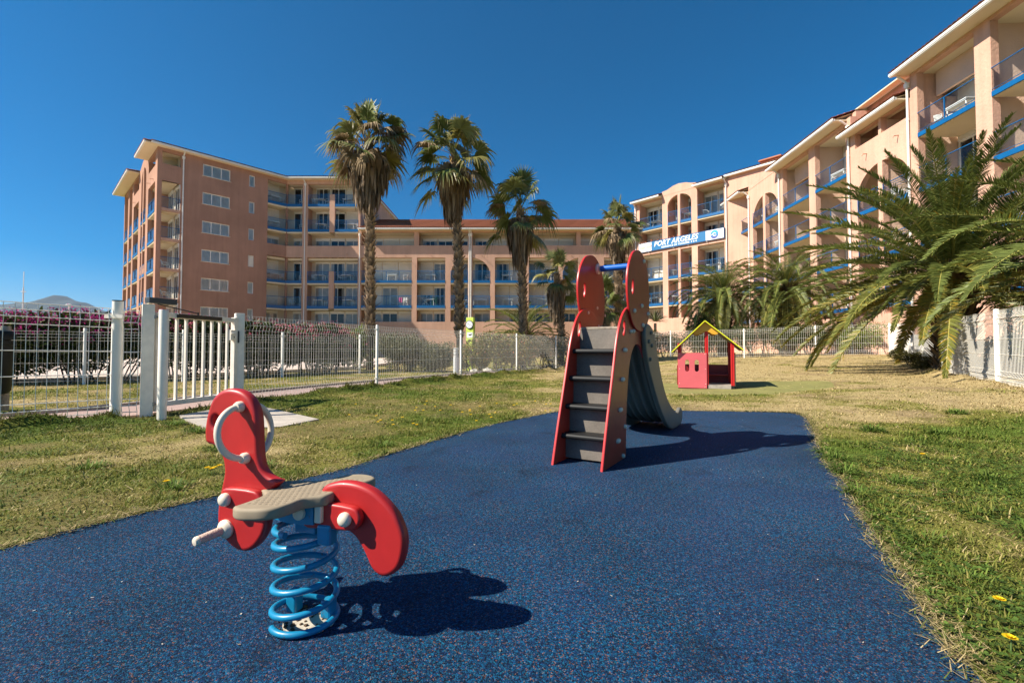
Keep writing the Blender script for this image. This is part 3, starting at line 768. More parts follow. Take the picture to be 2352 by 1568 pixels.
# blue bracket under the seat
for y in (-.062, .052):
    mb = MB().mat('spring_blue'); o_ = [(-.145, .366), (-.10, .350), (-.02, .339), (.078, .343), (.078, .404), (-.145, .392)]
    mb.add([(x, y, z) for x, z in o_] + [(x, y + 0.009, z) for x, z in o_], [(0, 1, 2, 3, 4, 5), (11, 10, 9, 8, 7, 6)] + [(i, i + 6, (i + 1) % 6 + 6, (i + 1) % 6) for i in range(6)])
    mb.build('bracket_plate', t, bevel=0.002)
mb = MB().mat('spring_blue'); mb.box((-.10, -.0525, .352), (.07, .0515, .362)); mb.box((.01, -.050, .332), (.15, .050, .338)); mb.box((-.02, -.03, .30), (.06, .03, .333)); mb.build('under_bracket', t, bevel=0.003)
mb = MB().mat('spring_blue'); mb.box((.088, -.060, .282), (.138, -.018, .345)); mb.build('spring_clamp', t, bevel=0.008)
mb = MB().mat('spring_blue'); mb.box((-.03, .050, .270), (.02, .090, .335)); mb.build('spring_clamp', t, bevel=0.008)
mb = MB().mat('toy_cap'); mb.lathe([(0.020, 0), (0.020, 0.012), (0.012, 0.02), (0.002, 0.021)], (.030, -.063, .378), 16, Matrix.Rotation(R(90), 3, 'X')); mb.build('bolt_cap', t, smooth=True)
mb = MB().mat('toy_cap'); mb.box((.084, -.066, .352), (.108, -.03, .405)); mb.build('spacer', t, bevel=0.004)
# coil spring
pts = []; turns = 5.1; n_ = 230
for i in range(n_ + 1):
    k = i / n_; a_ = -2.2 + k * turns * 2 * math.pi
    flat = 0.55 / turns
    if k < flat: z = 0.012 + 0.006 * k / flat
    elif k > 1 - flat: z = 0.302 + 0.012 * (k - 1 + flat) / flat
    else:
        q = (k - flat) / (1 - 2 * flat); z = 0.018 + 0.284 * (q ** 0.92)
    Rr = 0.100 - 0.006 * k
    pts.append((Rr * math.cos(a_), Rr * math.sin(a_), z))
mb = MB().mat('spring_blue'); mb.tube(pts, 0.0105, 12); mb.build('spring', t, smooth=True)
mb = MB().mat('steel_cream'); mb.lathe([(0.075, 0.0), (0.075, 0.006), (0.06, 0.010), (0.002, 0.012)], (0.01, 0.0, 0.001), 24); mb.build('base_plate', t, smooth=True)
mb = MB().mat('spring_blue'); mb.box((-.085, .005, 0.012), (-.045, .045, .085)); mb.build('base_clamp', t, bevel=0.006)
mb = MB().mat('spring_blue'); mb.box((.05, .01, .012), (.088, .05, .07)); mb.build('base_clamp', t, bevel=0.006)
mb = MB().mat('dirt')
for i in range(60):
    a_ = rnd.uniform(0, 6.28); r_ = 0.092 * math.sqrt(rnd.random()); s_ = rnd.uniform(0.003, 0.009)
    mb.lathe([(s_, 0), (s_ * 0.7, s_ * 0.7), (0.0005, s_)], (r_ * math.cos(a_), r_ * math.sin(a_), 0.004 if r_ > 0.076 else 0.011), 5)
mb.build('dirt', t)
# ring handles (near and far side of the head) and foot pegs
for s in (-1, 1):
    ring = []
    c0 = Vector((-.262, 0.0, .700)); c1 = Vector((-.235, 0.0, .525))
    for i in range(29):
        k = i / 28; a_ = R(90) - k * R(180)
        ring.append((c0.x + (c1.x - c0.x) * (0.5 - 0.5 * math.sin(a_)) - 0.012 * math.cos(a_), s * (0.024 + 0.088 * math.cos(a_)), .6125 + .0875 * math.sin(a_)))
    mb = MB().mat('toy_cap'); mb.tube(ring, 0.0112, 12)
    Mr = Matrix.Rotation(R(90) * (1 if s < 0 else -1), 3, 'X')
    for c in (c0, c1): mb.lathe([(0.019, 0), (0.019, 0.014), (0.014, 0.024), (0.002, 0.027)], (c.x, s * 0.019, c.z), 16, Mr)
    mb.build('hand_ring', t, smooth=True)
    mb = MB().mat('toy_cap'); mb.lathe([(0.032, 0), (0.032, 0.008), (0.024, 0.016), (0.017, 0.022), (0.002, 0.023)], (-.318, s * 0.020, .275), 20, Mr); peg = mb.build('foot_peg', t, smooth=True)
    e = Vector((-.318, s * 0.035, .275)); tip = Vector((-.336, s * 0.128, .266))
    mb = MB().mat('toy_grip'); mb.tube([e, e.lerp(tip, 0.84)], 0.0150, 14); mb.mat('toy_cap'); mb.tube([e.lerp(tip, 0.84), e.lerp(tip, 0.93), e.lerp(tip, 0.98), tip], [0.0158, 0.0155, 0.012, 0.003], 14)
    mb.build('grip', peg, smooth=True)

# ================================================================== slide
R0 = (0.655, 3.489); HD = R(31)
t = thing('slide', 'red ladder slide with rounded ears and a grey chute', 'slide', (R0[0], R0[1], 0), -HD)
# local x = to the right of travel, y = along the slide, z up; right panel outer face at x=0, left panel at x=-0.40
def side_plate(x):        # outline (y, z) stood upright in the plane x
    return Matrix(((0, 0, 1, x), (1, 0, 0, 0), (0, 1, 0, 0), (0, 0, 0, 1)))
LOWER = [(0.0, 0.0), (.05, .15), (.11, .32), (.17, .48), (.23, .64), (.285, .79), (.335, .93), (.40, 1.06), (.48, 1.165), (.58, 1.235), (.70, 1.265), (.84, 1.245), (.97, 1.18), (1.06, 1.10), (1.11, 1.0), (1.135, .90), (1.14, .82), (1.125, .815), (1.075, .865), (1.0, .915), (.93, .938), (.86, .938), (.79, .91), (.73, .86), (.685, .79), (.645, .70), (.615, .58), (.59, .46), (.573, .32), (.56, .15), (.552, 0.0)]
EAR = [(.86, 1.785), (.74, 1.75), (.645, 1.67), (.588, 1.58), (.560, 1.48), (.566, 1.37), (.598, 1.26), (.650, 1.17), (.735, 1.10), (.84, 1.067), (.95, 1.058), (1.06, 1.075), (1.155, 1.125), (1.215, 1.22), (1.235, 1.36), (1.225, 1.50), (1.19, 1.615), (1.13, 1.70), (1.05, 1.76), (.955, 1.79)]
def corner_poly(pts):
    return catmull(pts, 3)
lowc = [LOWER[0]] + catmull(LOWER[:17], 3, closed=False)[1:] + catmull(LOWER[17:], 3, closed=False)
for x, s in ((0.0, 1), (-0.40, -1)):
    p = plate('side_panel', [lowc, ellipse(.525, 1.075, .032, .068, 22, R(-18))], 0.022, side_plate(x), ['slide_face_shaded', 'slide_edge'], t, bevel=0.006, bres=3, edge_slot=True)
    e = plate('ear_panel', [catmull(EAR, 3), ellipse(.705, 1.44, .030, .068, 22, R(-10))], 0.022, side_plate(x + s * 0.0235), ['slide_face_shaded', 'slide_edge'], t, bevel=0.006, bres=3, edge_slot=True)
    Mo = Matrix.Rotation(R(90) * s, 3, 'Y')
    for (by, bz) in [(1.04, 1.71), (.96, 1.29), (.73, 1.23), (1.17, 1.23), (.99, 1.115)]:
        mb = MB().mat('toy_cap'); mb.lathe([(0.020, 0), (0.020, 0.008), (0.015, 0.016), (0.004, 0.020)], (x + s * 0.035, by, bz), 14, Mo); mb.build('bolt_cap', e, smooth=True)
        if bz < 1.4:
            mb = MB().mat('toy_cap'); mb.lathe([(0.016, 0), (0.015, 0.006), (0.004, 0.010)], (x - s * 0.012, by, bz), 12, Matrix.Rotation(-R(90) * s, 3, 'Y')); mb.build('bolt_cap', p, smooth=True)
    for (by, bz) in [(1.075, 1.065), (.775, 1.045), (.70, 1.04), (.545, .88), (.515, .88), (.475, .64), (.445, .64), (.415, .40), (.385, .40), (.515, .25), (.355, .16), (.325, .16), (.46, .02)]:
        mb = MB().mat('toy_cap'); mb.lathe([(0.0185, 0), (0.0185, 0.008), (0.014, 0.017), (0.004, 0.021)], (x + s * 0.011, by, bz + 0.01), 14, Mo); mb.build('bolt_cap', p, smooth=True)
# cross bar
mb = MB().mat('bar_blue'); mb.tube([(-0.375, 1.03, 1.675), (-0.02, 1.03, 1.675)], 0.030, 20); bar = mb.build('cross_bar', t, smooth=True)
mb = MB().mat('toy_cap'); mb.lathe([(0.052, 0), (0.052, 0.014), (0.038, 0.022), (0.031, 0.024)], (-0.412, 1.03, 1.675), 20, Matrix.Rotation(R(90), 3, 'Y')); mb.build('collar', bar, smooth=True)
# treads and risers
for (y, z) in ((.375, .88), (.30, .655), (.225, .43), (.145, .205)):
    mb = MB().mat('tread_black'); mb.tube([(-0.388, y + 0.014, z), (-0.012, y + 0.014, z)], 0.020, 14); mb.box((-0.388, y + 0.014, z - 0.0197), (-0.012, y + 0.225, z + 0.0197)); mb.build('tread', t, smooth=True)
zs = [(.02, .085), (.205, .165), (.43, .245), (.655, .32), (.88, .395), (1.085, .455)]
for (z0, y0), (z1, y1) in zip(zs[:-1], zs[1:]):
    mb = MB().mat('riser_grey'); a0, a1 = z0 + 0.018 * (z0 > 0.1), z1 - 0.018
    yb = y0 + 0.138; yt = y0 + 0.142
    mb.hexa([(-0.388, yb, a0), (-0.012, yb, a0), (-0.012, yb + 0.012, a0), (-0.388, yb + 0.012, a0), (-0.388, yt, a1), (-0.012, yt, a1), (-0.012, yt + 0.012, a1), (-0.388, yt + 0.012, a1)])
    mb.build('riser', t)
mb = MB().mat('wood_grey'); mb.box((-0.388, .54, 1.068), (-0.012, .70, 1.09)); mb.mat('riser_grey'); mb.box((-0.388, .70, 1.066), (-0.012, 1.05, 1.086)); mb.build('platform', t, bevel=0.004)
# chute
SIDE = [(1.13, 1.135), (1.04, 1.11), (1.015, 1.05), (1.02, .98), (1.07, .83), (1.17, .675), (1.31, .52), (1.46, .365), (1.64, .22), (1.82, .105), (1.99, .035), (2.20, .005), (2.42, .005), (2.56, .02), (2.61, .07), (2.62, .14), (2.57, .195), (2.50, .205), (2.43, .165), (2.34, .170), (2.19, .215), (2.04, .275), (1.86, .375), (1.70, .515), (1.55, .705), (1.43, .91), (1.34, 1.03), (1.24, 1.11)]
for x in (0.032, -0.432):
    sd_ = plate('chute_side', [catmull(SIDE, 3)], 0.046, side_plate(x), ['chute_grey'], t, bevel=0.016, bres=4)
    s = 1 if x > 0 else -1
    if s > 0:
        for by, bz in ((1.19, 1.05), (1.115, .97), (1.22, .93), (1.16, .80)):
            mb = MB().mat('chute_grey'); mb.lathe([(0.018, 0), (0.018, 0.010), (0.012, 0.016), (0.003, 0.018)], (x + s * 0.023, by, bz), 12, Matrix.Rotation(R(90) * s, 3, 'Y')); mb.build('bolt_cap', sd_, smooth=True)
bed = catmull([(1.0, 1.05), (1.10, .98), (1.22, .82), (1.36, .63), (1.52, .45), (1.70, .30), (1.90, .185), (2.10, .12), (2.30, .095), (2.52, .10), (2.585, .07), (2.58, .03)], 4, closed=False)
mb = MB().mat('chute_grey'); nx_ = 49; V = []; F = []
for i, (y, z) in enumerate(bed):
    a = bed[max(i - 1, 0)]; b = bed[min(i + 1, len(bed) - 1)]; d_ = Vector((b[0] - a[0], b[1] - a[1])).normalized(); nrm = Vector((-d_.y, d_.x))
    for j in range(nx_):
        f = j / (nx_ - 1); x = -0.412 + f * 0.424
        o = -0.006 + 0.016 * math.cos(f * 2 * math.pi * 5) * min(1, 8 * f, 8 * (1 - f)); o -= 0.02 * math.sin(math.pi * f)
        V.append((x, y + nrm.x * o, z + nrm.y * o))
for i in range(len(bed) - 1):
    for j in range(nx_ - 1): F.append((i * nx_ + j, i * nx_ + j + 1, (i + 1) * nx_ + j + 1, (i + 1) * nx_ + j))
mb.add(V, F); o = mb.build('chute_bed', t, smooth=True)
so = o.modifiers.new('thick', 'SOLIDIFY'); so.thickness = 0.008; so.offset = 0

# ================================================================== playhouse
t = thing('playhouse', 'small red playhouse with yellow edged gable roof', 'playhouse', (3.74, 10.66, gz(4.2, 10.9) + 0.02), R(-21))
Wd = 1.17; Dp = 0.95
def front(y): return Matrix(((1, 0, 0, 0), (0, 0, 1, y), (0, 1, 0, 0), (0, 0, 0, 1)))
def stadium(cx, cz, w, h):
    o = []
    for i in range(9): a_ = math.pi * i / 8; o.append((cx + w / 2 * math.cos(a_), cz + h / 2 - w / 2 + w / 2 * math.sin(a_)))
    for i in range(9): a_ = math.pi + math.pi * i / 8; o.append((cx + w / 2 * math.cos(a_), cz - h / 2 + w / 2 + w / 2 * math.sin(a_)))
    return o
fp = plate('front_panel', [[(0.0, 0.005), (.60, .005), (.60, .785), (0, .785)], stadium(.195, .50, .085, .265), stadium(.395, .50, .085, .265)], 0.018, front(-0.012), ['house_pink'], t, bevel=0.003, bres=1)
mb = MB().mat('toy_cap')
for bx, bz in ((.03, .755), (.565, .76), (.035, .43), (.57, .43), (.03, .10), (.575, .10), (.56, .03)): mb.lathe([(0.008, 0), (0.006, 0.004)], (bx, -0.0215, bz), 8, Matrix.Rotation(R(90), 3, 'X'))
mb.build('screws', fp)
for (x, y, h) in ((.03, .03, 1.0), (.60, .03, 1.36), (Wd - .05, .03, 1.03), (.03, Dp, 1.0), (Wd - .05, Dp, 1.03)):
    mb = MB().mat('house_red'); r_ = 0.035
    mb.box((x - r_, y - r_ + 0.003, 0.07), (x - 0.004, y + r_, h)); mb.box((x + 0.004, y - r_ + 0.003, 0.07), (x + r_, y + r_, h)); mb.box((x - 0.0045, y - r_ + 0.012, 0.07), (x + 0.0045, y + r_ - 0.01, h - 0.01))
    mb.mat('ink_black'); mb.box((x - 0.03, y - 0.03, -0.02), (x + 0.03, y + 0.03, 0.069))
    mb.build('post', t, bevel=0.005)
plate('back_panel', [[(.02, .02), (Wd - .02, .02), (Wd - .02, .50), (.02, .50)]], 0.018, front(Dp + 0.048), ['house_dark_red'], t, bevel=0.003, bres=1)
mb = MB().mat('house_dark_red'); mb.box((.10, Dp - 0.26, .26), (Wd - 0.1, Dp + 0.03, .285)); mb.build('bench', t, bevel=0.004)
mb = MB().mat('beige_panel'); mb.box((Wd - 0.010, .06, .06), (Wd + 0.012, Dp - 0.02, .79)); mb.build('side_panel', t, bevel=0.003)
mb = MB().mat('house_dark_red'); mb.box((-0.025, .10, .06), (-0.008, Dp - 0.02, .50)); mb.build('side_panel', t, bevel=0.003)
mb = MB().mat('plank_grey')
for i in range(5): mb.box((.02, .02 + i * .2, 0.02), (Wd - 0.02, .21 + i * .2, 0.075))
mb.build('floor_planks', t, bevel=0.003)
mb = MB().mat('plank_grey'); mb.box((.63, -0.02, 0.0), (Wd - 0.085, 0.018, 0.08)); mb.build('step', t, bevel=0.003)
rx, rz = .57, 1.49
for sgn, ex, ez in ((-1, -0.13, .80), (1, 1.33, .845)):
    mb = MB(); d_ = Vector((ex - rx, ez - rz)).normalized(); nn = Vector((-d_.y, d_.x)) * (0.010 if sgn > 0 else -0.010)
    a = Vector((rx, rz)); b = Vector((ex, ez)); y0, y1 = -0.13, Dp + 0.12
    mb.mat('roof_wood'); mb.hexa([(*(a - nn).xy[:1], y0 + .02, (a - nn).y), ((b - nn).x, y0 + .02, (b - nn).y), ((b - nn).x, y1, (b - nn).y), ((a - nn).x, y1, (a - nn).y), ((a + nn).x, y0 + .02, (a + nn).y), ((b + nn).x, y0 + .02, (b + nn).y), ((b + nn).x, y1, (b + nn).y), ((a + nn).x, y1, (a + nn).y)])
    mb.mat('lime_edge'); mb.hexa([((a - nn).x, y0, (a - nn).y), ((b - nn).x, y0, (b - nn).y), ((b - nn).x, y0 + .018, (b - nn).y), ((a - nn).x, y0 + .018, (a - nn).y), ((a + nn).x, y0, (a + nn).y), ((b + nn).x, y0, (b + nn).y), ((b + nn).x, y0 + .018, (b + nn).y), ((a + nn).x, y0 + .018, (a + nn).y)])
    mb.build('roof_panel', t)
g_ = [(rx, 1.475), (.33, 1.24), (.33, 1.215), (.38, 1.185), (.44, 1.19), (.50, 1.22), (.545, 1.25), (.60, 1.26), (.66, 1.24), (.71, 1.20), (.77, 1.185), (.83, 1.20), (.86, 1.235)]
plate('gable_panel', [g_], 0.016, front(-0.026), ['house_yellow'], t, bevel=0.002, bres=1)
plate('gable_panel', [g_], 0.016, front(Dp + 0.05), ['house_yellow'], t, bevel=0.002, bres=1)
# ================================================================== apartment buildings
class Fac:
    """a facade: u runs left to right seen from outside, d runs into the building, z up"""
    def __init__(s, O, U):
        s.O = Vector((O[0], O[1])); s.U = Vector(U).normalized(); s.N = Vector((s.U.y, -s.U.x))
    def p(s, u, d, z):
        q = s.O + s.U * u - s.N * d
        return (q.x, q.y, z)
    def box(s, mb, u0, u1, d0, d1, z0, z1):
        P = s.p
        mb.hexa([P(u0, d0, z0), P(u1, d0, z0), P(u1, d1, z0), P(u0, d1, z0), P(u0, d0, z1), P(u1, d0, z1), P(u1, d1, z1), P(u0, d1, z1)])
    def quad(s, mb, a, b, c, d):
        mb.add([s.p(*a), s.p(*b), s.p(*c), s.p(*d)], [(0, 1, 2, 3)])
    def wall(s, mb, u0, u1, z0, z1, ops, d0=0.0, d1=0.32):
        """a wall sheet with thickness and rectangular openings cut through it"""
        us = sorted({u0, u1, *[o[0] for o in ops], *[o[1] for o in ops]}); us = [u for u in us if u0 <= u <= u1]
        zs = sorted({z0, z1, *[o[2] for o in ops], *[o[3] for o in ops]}); zs = [z for z in zs if z0 <= z <= z1]
        def isop(u, z): return any(o[0] < u < o[1] and o[2] < z < o[3] for o in ops)
        for i in range(len(us) - 1):
            run = None
            for j in range(len(zs)):
                solid = j < len(zs) - 1 and not isop((us[i] + us[i + 1]) / 2, (zs[j] + zs[j + 1]) / 2)
                if solid and run is None: run = zs[j]
                if not solid and run is not None:
                    a, b = run, zs[j]; run = None
                    s.quad(mb, (us[i], d0, a), (us[i + 1], d0, a), (us[i + 1], d0, b), (us[i], d0, b))
                    s.quad(mb, (us[i + 1], d1, a), (us[i], d1, a), (us[i], d1, b), (us[i + 1], d1, b))
        for a, b, c, d in [o[:4] for o in ops]:
            s.quad(mb, (a, d0, c), (b, d0, c), (b, d1, c), (a, d1, c)); s.quad(mb, (a, d0, d), (a, d1, d), (b, d1, d), (b, d0, d))
            s.quad(mb, (a, d0, c), (a, d1, c), (a, d1, d), (a, d0, d)); s.quad(mb, (b, d0, c), (b, d0, d), (b, d1, d), (b, d1, c))
        s.quad(mb, (u0, d0, z0), (u0, d0, z1), (u0, d1, z1), (u0, d1, z0)); s.quad(mb, (u1, d0, z0), (u1, d1, z0), (u1, d1, z1), (u1, d0, z1))
        s.quad(mb, (u0, d0, z1), (u1, d0, z1), (u1, d1, z1), (u0, d1, z1))
    def arch(s, mb, a, b, ztop, c, ra, rb, zs, d0=0.002, d1=0.318, n=14):
        """fills the corners of an opening a..b above an elliptical arch centred at c"""
        us = [a + (b - a) * i / n for i in range(n + 1)]
        f = lambda u: min(ztop, zs + rb * math.sqrt(max(0.0, 1 - ((u - c) / ra) ** 2)))
        for u, v in zip(us[:-1], us[1:]):
            s.quad(mb, (u, d0, f(u)), (v, d0, f(v)), (v, d0, ztop), (u, d0, ztop)); s.quad(mb, (v, d1, f(v)), (u, d1, f(u)), (u, d1, ztop), (v, d1, ztop))
            s.quad(mb, (u, d0, f(u)), (u, d1, f(u)), (v, d1, f(v)), (v, d0, f(v)))

def rib_roof(F, root, name, u0, u1, d0, d1, z0, slope, label=None):
    """clay pan tile roof: corrugated strip rising from the eave"""
    nm = NM(); n = int((u1 - u0) / 0.03); rows = max(2, int((d1 - d0) / 0.38)); per = 0.23
    V = []; C = []
    rr = np.random.RandomState(int(abs(u0 * 10 + z0 * 7)) % 1000)
    for j in range(rows * 2):
        k = j // 2; top = j % 2
        d = d0 + (d1 - d0) * (k + top) / rows - (0.04 if top == 0 and k > 0 else 0)
        for i in range(n + 1):
            u = u0 + (u1 - u0) * i / n
            h = 0.055 * abs(math.sin(math.pi * u / per)) ** 0.8
            z = z0 + (d - d0) * slope + h + (0.03 if top == 0 else 0.0)
            V.append(F.p(u, d, z))
            t_ = int(u / per); hsh = ((t_ * 7919 + k * 104729) % 97) / 97.0
            base = np.array([0.40, 0.145, 0.085]) * (0.72 + 0.5 * hsh)
            C.append(base)
    idx = np.arange(rows * 2 * (n + 1)).reshape(rows * 2, n + 1)
    Fq = np.stack([idx[:-1, :-1], idx[:-1, 1:], idx[1:, 1:], idx[1:, :-1]], -1).reshape(-1, 4)
    nm.quads(V, Fq, np.array(C)); 
    return nm.build(name, 'tile_attr', root)

def eave(F, root, u0, u1, z, over=0.7, back=6.0, slope=0.33, ends=True):
    """overhanging eave: soffit board, gutter and the tiled slope above"""
    r = rib_roof(F, root, 'roof', u0 - 0.05, u1 + 0.05, -over - 0.16, back, z + 0.155, slope)
    mb = MB().mat('soffit_paint'); F.box(mb, u0, u1, -over + 0.03, 0.6, z, z + 0.07)
    F.quad(mb, (u0, -over + 0.02, z + 0.12), (u1, -over + 0.02, z + 0.12), (u1, back, z + 0.12 + (back + over) * slope), (u0, back, z + 0.12 + (back + over) * slope))
    mb.build('soffit', r)
    mb = MB().mat('gutter_white')
    F.box(mb, u0 - 0.04, u1 + 0.04, -over - 0.10, -over + 0.028, z - 0.02, z + 0.05); F.box(mb, u0 - 0.06, u1 + 0.06, -over - 0.13, -over - 0.104, z + 0.03, z + 0.14)
    F.box(mb, u0 - 0.04, u1 + 0.04, -over - 0.10, -over + 0.02, z + 0.052, z + 0.11)
    mb.build('gutter', root)
    return r

def downpipe(F, root, u, d, z0, z1, r=0.055):
    mb = MB().mat('gutter_white'); mb.tube([F.p(u, d, z0), F.p(u, d, z1 - 0.5), F.p(u, d, z1 - 0.35), F.p(u, d - 0.45, z1 - 0.02)], r, 8)
    for z in np.arange(z0 + 1, z1, 2.75): mb.tube([F.p(u, d, z), F.p(u, d, z + 0.06)], r + 0.015, 8)
    mb.lathe([(r + 0.05, 0), (r + 0.08, 0.18), (r + 0.08, 0.24)], F.p(u, d, z1 - 0.62), 8) if z1 - z0 > 8 else None
    mb.build('downpipe', root)

def window(F, root, u0, u1, z0, z1, d, kind='curtain', panes=2, box=0.26, shut=1.0, cmat='curtain'):
    """sliding window or door set in the wall face at depth d"""
    mb = MB().mat('room_shade'); F.box(mb, u0 + 0.01, u1 - 0.01, d - 0.012, d + 0.03, z0 + 0.01, z1 - 0.01)  # near-black sheet painted in for the unlit room behind the glass
    mb.mat('frame_white'); fw = 0.085 if box == 0 else 0.055
    F.box(mb, u0, u0 + fw, d - 0.09, d - 0.0121, z0, z1); F.box(mb, u1 - fw, u1, d - 0.09, d - 0.0121, z0, z1)
    F.box(mb, u0 + fw, u1 - fw, d - 0.088, d - 0.0121, z0, z0 + fw); F.box(mb, u0 + fw, u1 - fw, d - 0.088, d - 0.0121, z1 - fw, z1)
    for i in range(1, panes):
        c = u0 + (u1 - u0) * i / panes; F.box(mb, c - 0.035, c + 0.035, d - 0.085, d - 0.0121, z0 + fw, z1 - fw)
    if box > 0: F.box(mb, u0 - 0.01, u1 + 0.01, d - 0.14, d + 0.02, z1 + 0.002, z1 + box)
    w = mb.build('window', root)
    if kind == 'shutter' and shut >= 0.99:
        pass
    else:
        mb = MB().mat('glass'); F.quad(mb, (u0 + fw, d - 0.07, z0 + fw), (u1 - fw, d - 0.07, z0 + fw), (u1 - fw, d - 0.07, z1 - fw), (u0 + fw, d - 0.07, z1 - fw)); mb.build('pane', w)
    if kind in ('curtain', 'open'):
        mb = MB().mat(cmat)
        spans = [(u0 + 0.06, u1 - 0.06)] if kind == 'curtain' else [(u0 + 0.06, u0 + (u1 - u0) * 0.24), (u1 - (u1 - u0) * 0.22, u1 - 0.06)]
        for a, b in spans:
            n = max(6, int((b - a) / 0.035)); V = []
            for i in range(n + 1):
                u = a + (b - a) * i / n; dd = d - 0.036 + 0.014 * math.sin(i * 1.9) + 0.006 * math.sin(i * 0.7)
                V += [F.p(u, dd, z0 + 0.06), F.p(u, dd, z1 - 0.06)]
            mb.add(V, [(2 * i, 2 * i + 2, 2 * i + 3, 2 * i + 1) for i in range(n)])
        mb.build('curtain', w)
    if kind == 'shutter' or (kind != 'shutter' and shut < 0):
        h = (z1 - z0 - 0.02) * (abs(shut) if shut != 0 else 1)
        mb = MB().mat('shutter_cream'); n = max(3, int(h / 0.055)); V = []
        for i in range(n + 1):
            z = z1 - 0.01 - h * i / n
            V += [F.p(u0 + 0.05, d - 0.098, z), F.p(u1 - 0.05, d - 0.098, z)]
            if i < n: V += [F.p(u0 + 0.05, d - 0.104, z - h / n * 0.5), F.p(u1 - 0.05, d - 0.104, z - h / n * 0.5)]
        m_ = len(V) // 2
        mb.add(V, [(2 * i, 2 * i + 1, 2 * i + 3, 2 * i + 2) for i in range(m_ - 1)])
        mb.build('roller_shutter', w)
    return w

def balcony(F, root, u0, u1, d1, zb, zt, rail='glass', h=0.96, fascia=True, zfb=None, col='blue_metal', posts=None):
    """floor slab with blue edge and railing; zb..zt is the blue band, the slab underside a little lower"""
    mb = MB().mat('soffit_paint'); F.box(mb, u0, u1, 0.035, d1, zb - 0.15 if zfb is None else zfb, zt - 0.01)
    if fascia: mb.mat(col); F.box(mb, u0 + 0.005, u1 - 0.005, -0.03, 0.033, zb, zt)
    b = mb.build('balcony', root)
    mb = MB().mat(col); r = 0.022; zr = zt + h
    mb.tube([F.p(u0, 0.0, zr), F.p(u1, 0.0, zr)], 0.026, 6)
    n = posts if posts is not None else max(0, round((u1 - u0) / 1.55) - 1)
    for i in range(n):
        u = u0 + (u1 - u0) * (i + 1) / (n + 1); F.box(mb, u - 0.02, u + 0.02, -0.022, 0.022, zt, zr)
    mb.tube([F.p(u0, 0.0, zt + 0.09), F.p(u1, 0.0, zt + 0.09)], 0.014, 5)
    if rail == 'bars':
        for k in (0.62, 0.74, 0.87): mb.tube([F.p(u0, 0.0, zt + h * k), F.p(u1, 0.0, zt + h * k)], 0.014, 5)
        for u in (u0 + 0.03, u1 - 0.03): F.box(mb, u - 0.018, u + 0.018, -0.018, 0.018, zt, zr)
    mb.build('railing', b)
    top = zr - 0.03 if rail == 'glass' else zt + h * 0.52
    mb = MB().mat('rail_glass'); F.quad(mb, (u0 + 0.02, 0.026, zt + 0.1), (u1 - 0.02, 0.026, zt + 0.1), (u1 - 0.02, 0.026, top), (u0 + 0.02, 0.026, top)); mb.build('glass_panel', b)
    return b

# ---- balcony furniture, one of each kind built once and copied
def proto_chair(col):
    mb = MB().mat(col)
    for x, y in ((-.22, -.2), (.22, -.2), (-.2, .22), (.2, .22)): mb.tube([(x, y, 0), (x * 0.9, y * 0.9, .42)], [0.02, 0.025], 5)
    mb.box((-.23, -.23, .40), (.23, .22, .43))
    n = 8
    for i in range(n):
        a = -0.23 + 0.46 * i / n; b = a + 0.046
        mb.hexa([(a, .19, .43), (b, .19, .43), (b, .215, .43), (a, .215, .43), (a * .8, .31, .84 - abs(a) * .25), (b * .8, .31, .84 - abs(b) * .25), (b * .8, .33, .84 - abs(b) * .25), (a * .8, .33, .84 - abs(a) * .25)])
    for s in (-1, 1): mb.tube([(s * .23, -.2, .42), (s * .26, -.2, .62), (s * .26, 0, .64), (s * .23, .26, .64)], 0.018, 5)
    return mb
def proto_table(w):
    mb = MB().mat('plastic_white'); mb.box((-w / 2, -.38, .68), (w / 2, .38, .72)); mb.box((-w / 2 + .04, -.35, .63), (w / 2 - .04, .35, .679))
    for s in (-1, 1):
        for q in (-1, 1): mb.tube([(s * (w / 2 - .08), q * .3, 0), (s * (w / 2 - .1), q * .3, .64)], 0.028, 6)
    return mb
CHAIR = None; TABLE = None; FURN = {}
def put(kind, F, u, d, z, rz, label, cat, group):
    base = math.atan2(F.U.y, F.U.x)
    if kind not in FURN:
        mb = proto_chair('plastic_white') if kind == 'plastic_chair' else proto_table(1.15) if kind == 'balcony_table' else None
        if kind == 'plastic_chair_green':
            mb = MB()
            for k in range(4):
                c = proto_chair('plastic_green'); o_ = k * 0.075
                mb.mat('plastic_green'); mb.add([(x, y - 0.03 * k, zz + o_) for x, y, zz in c.v], c.f)
        FURN[kind] = mb.build(kind.replace('_green', '')); o = FURN[kind]
    else:
        o = FURN[kind].copy(); COL.objects.link(o)
    o.location = F.p(u, d, z); o.rotation_euler = (0, 0, base + rz)
    o['label'] = label; o['category'] = cat; o['group'] = group
    return o
FLOOR = {0: 'ground-floor', 1: 'first-floor', 2: 'second-floor', 3: 'third-floor', 4: 'fourth-floor', 5: 'fifth-floor'}
ORD = ['first', 'second', 'third', 'fourth', 'fifth', 'sixth', 'seventh', 'eighth', 'ninth', 'tenth']
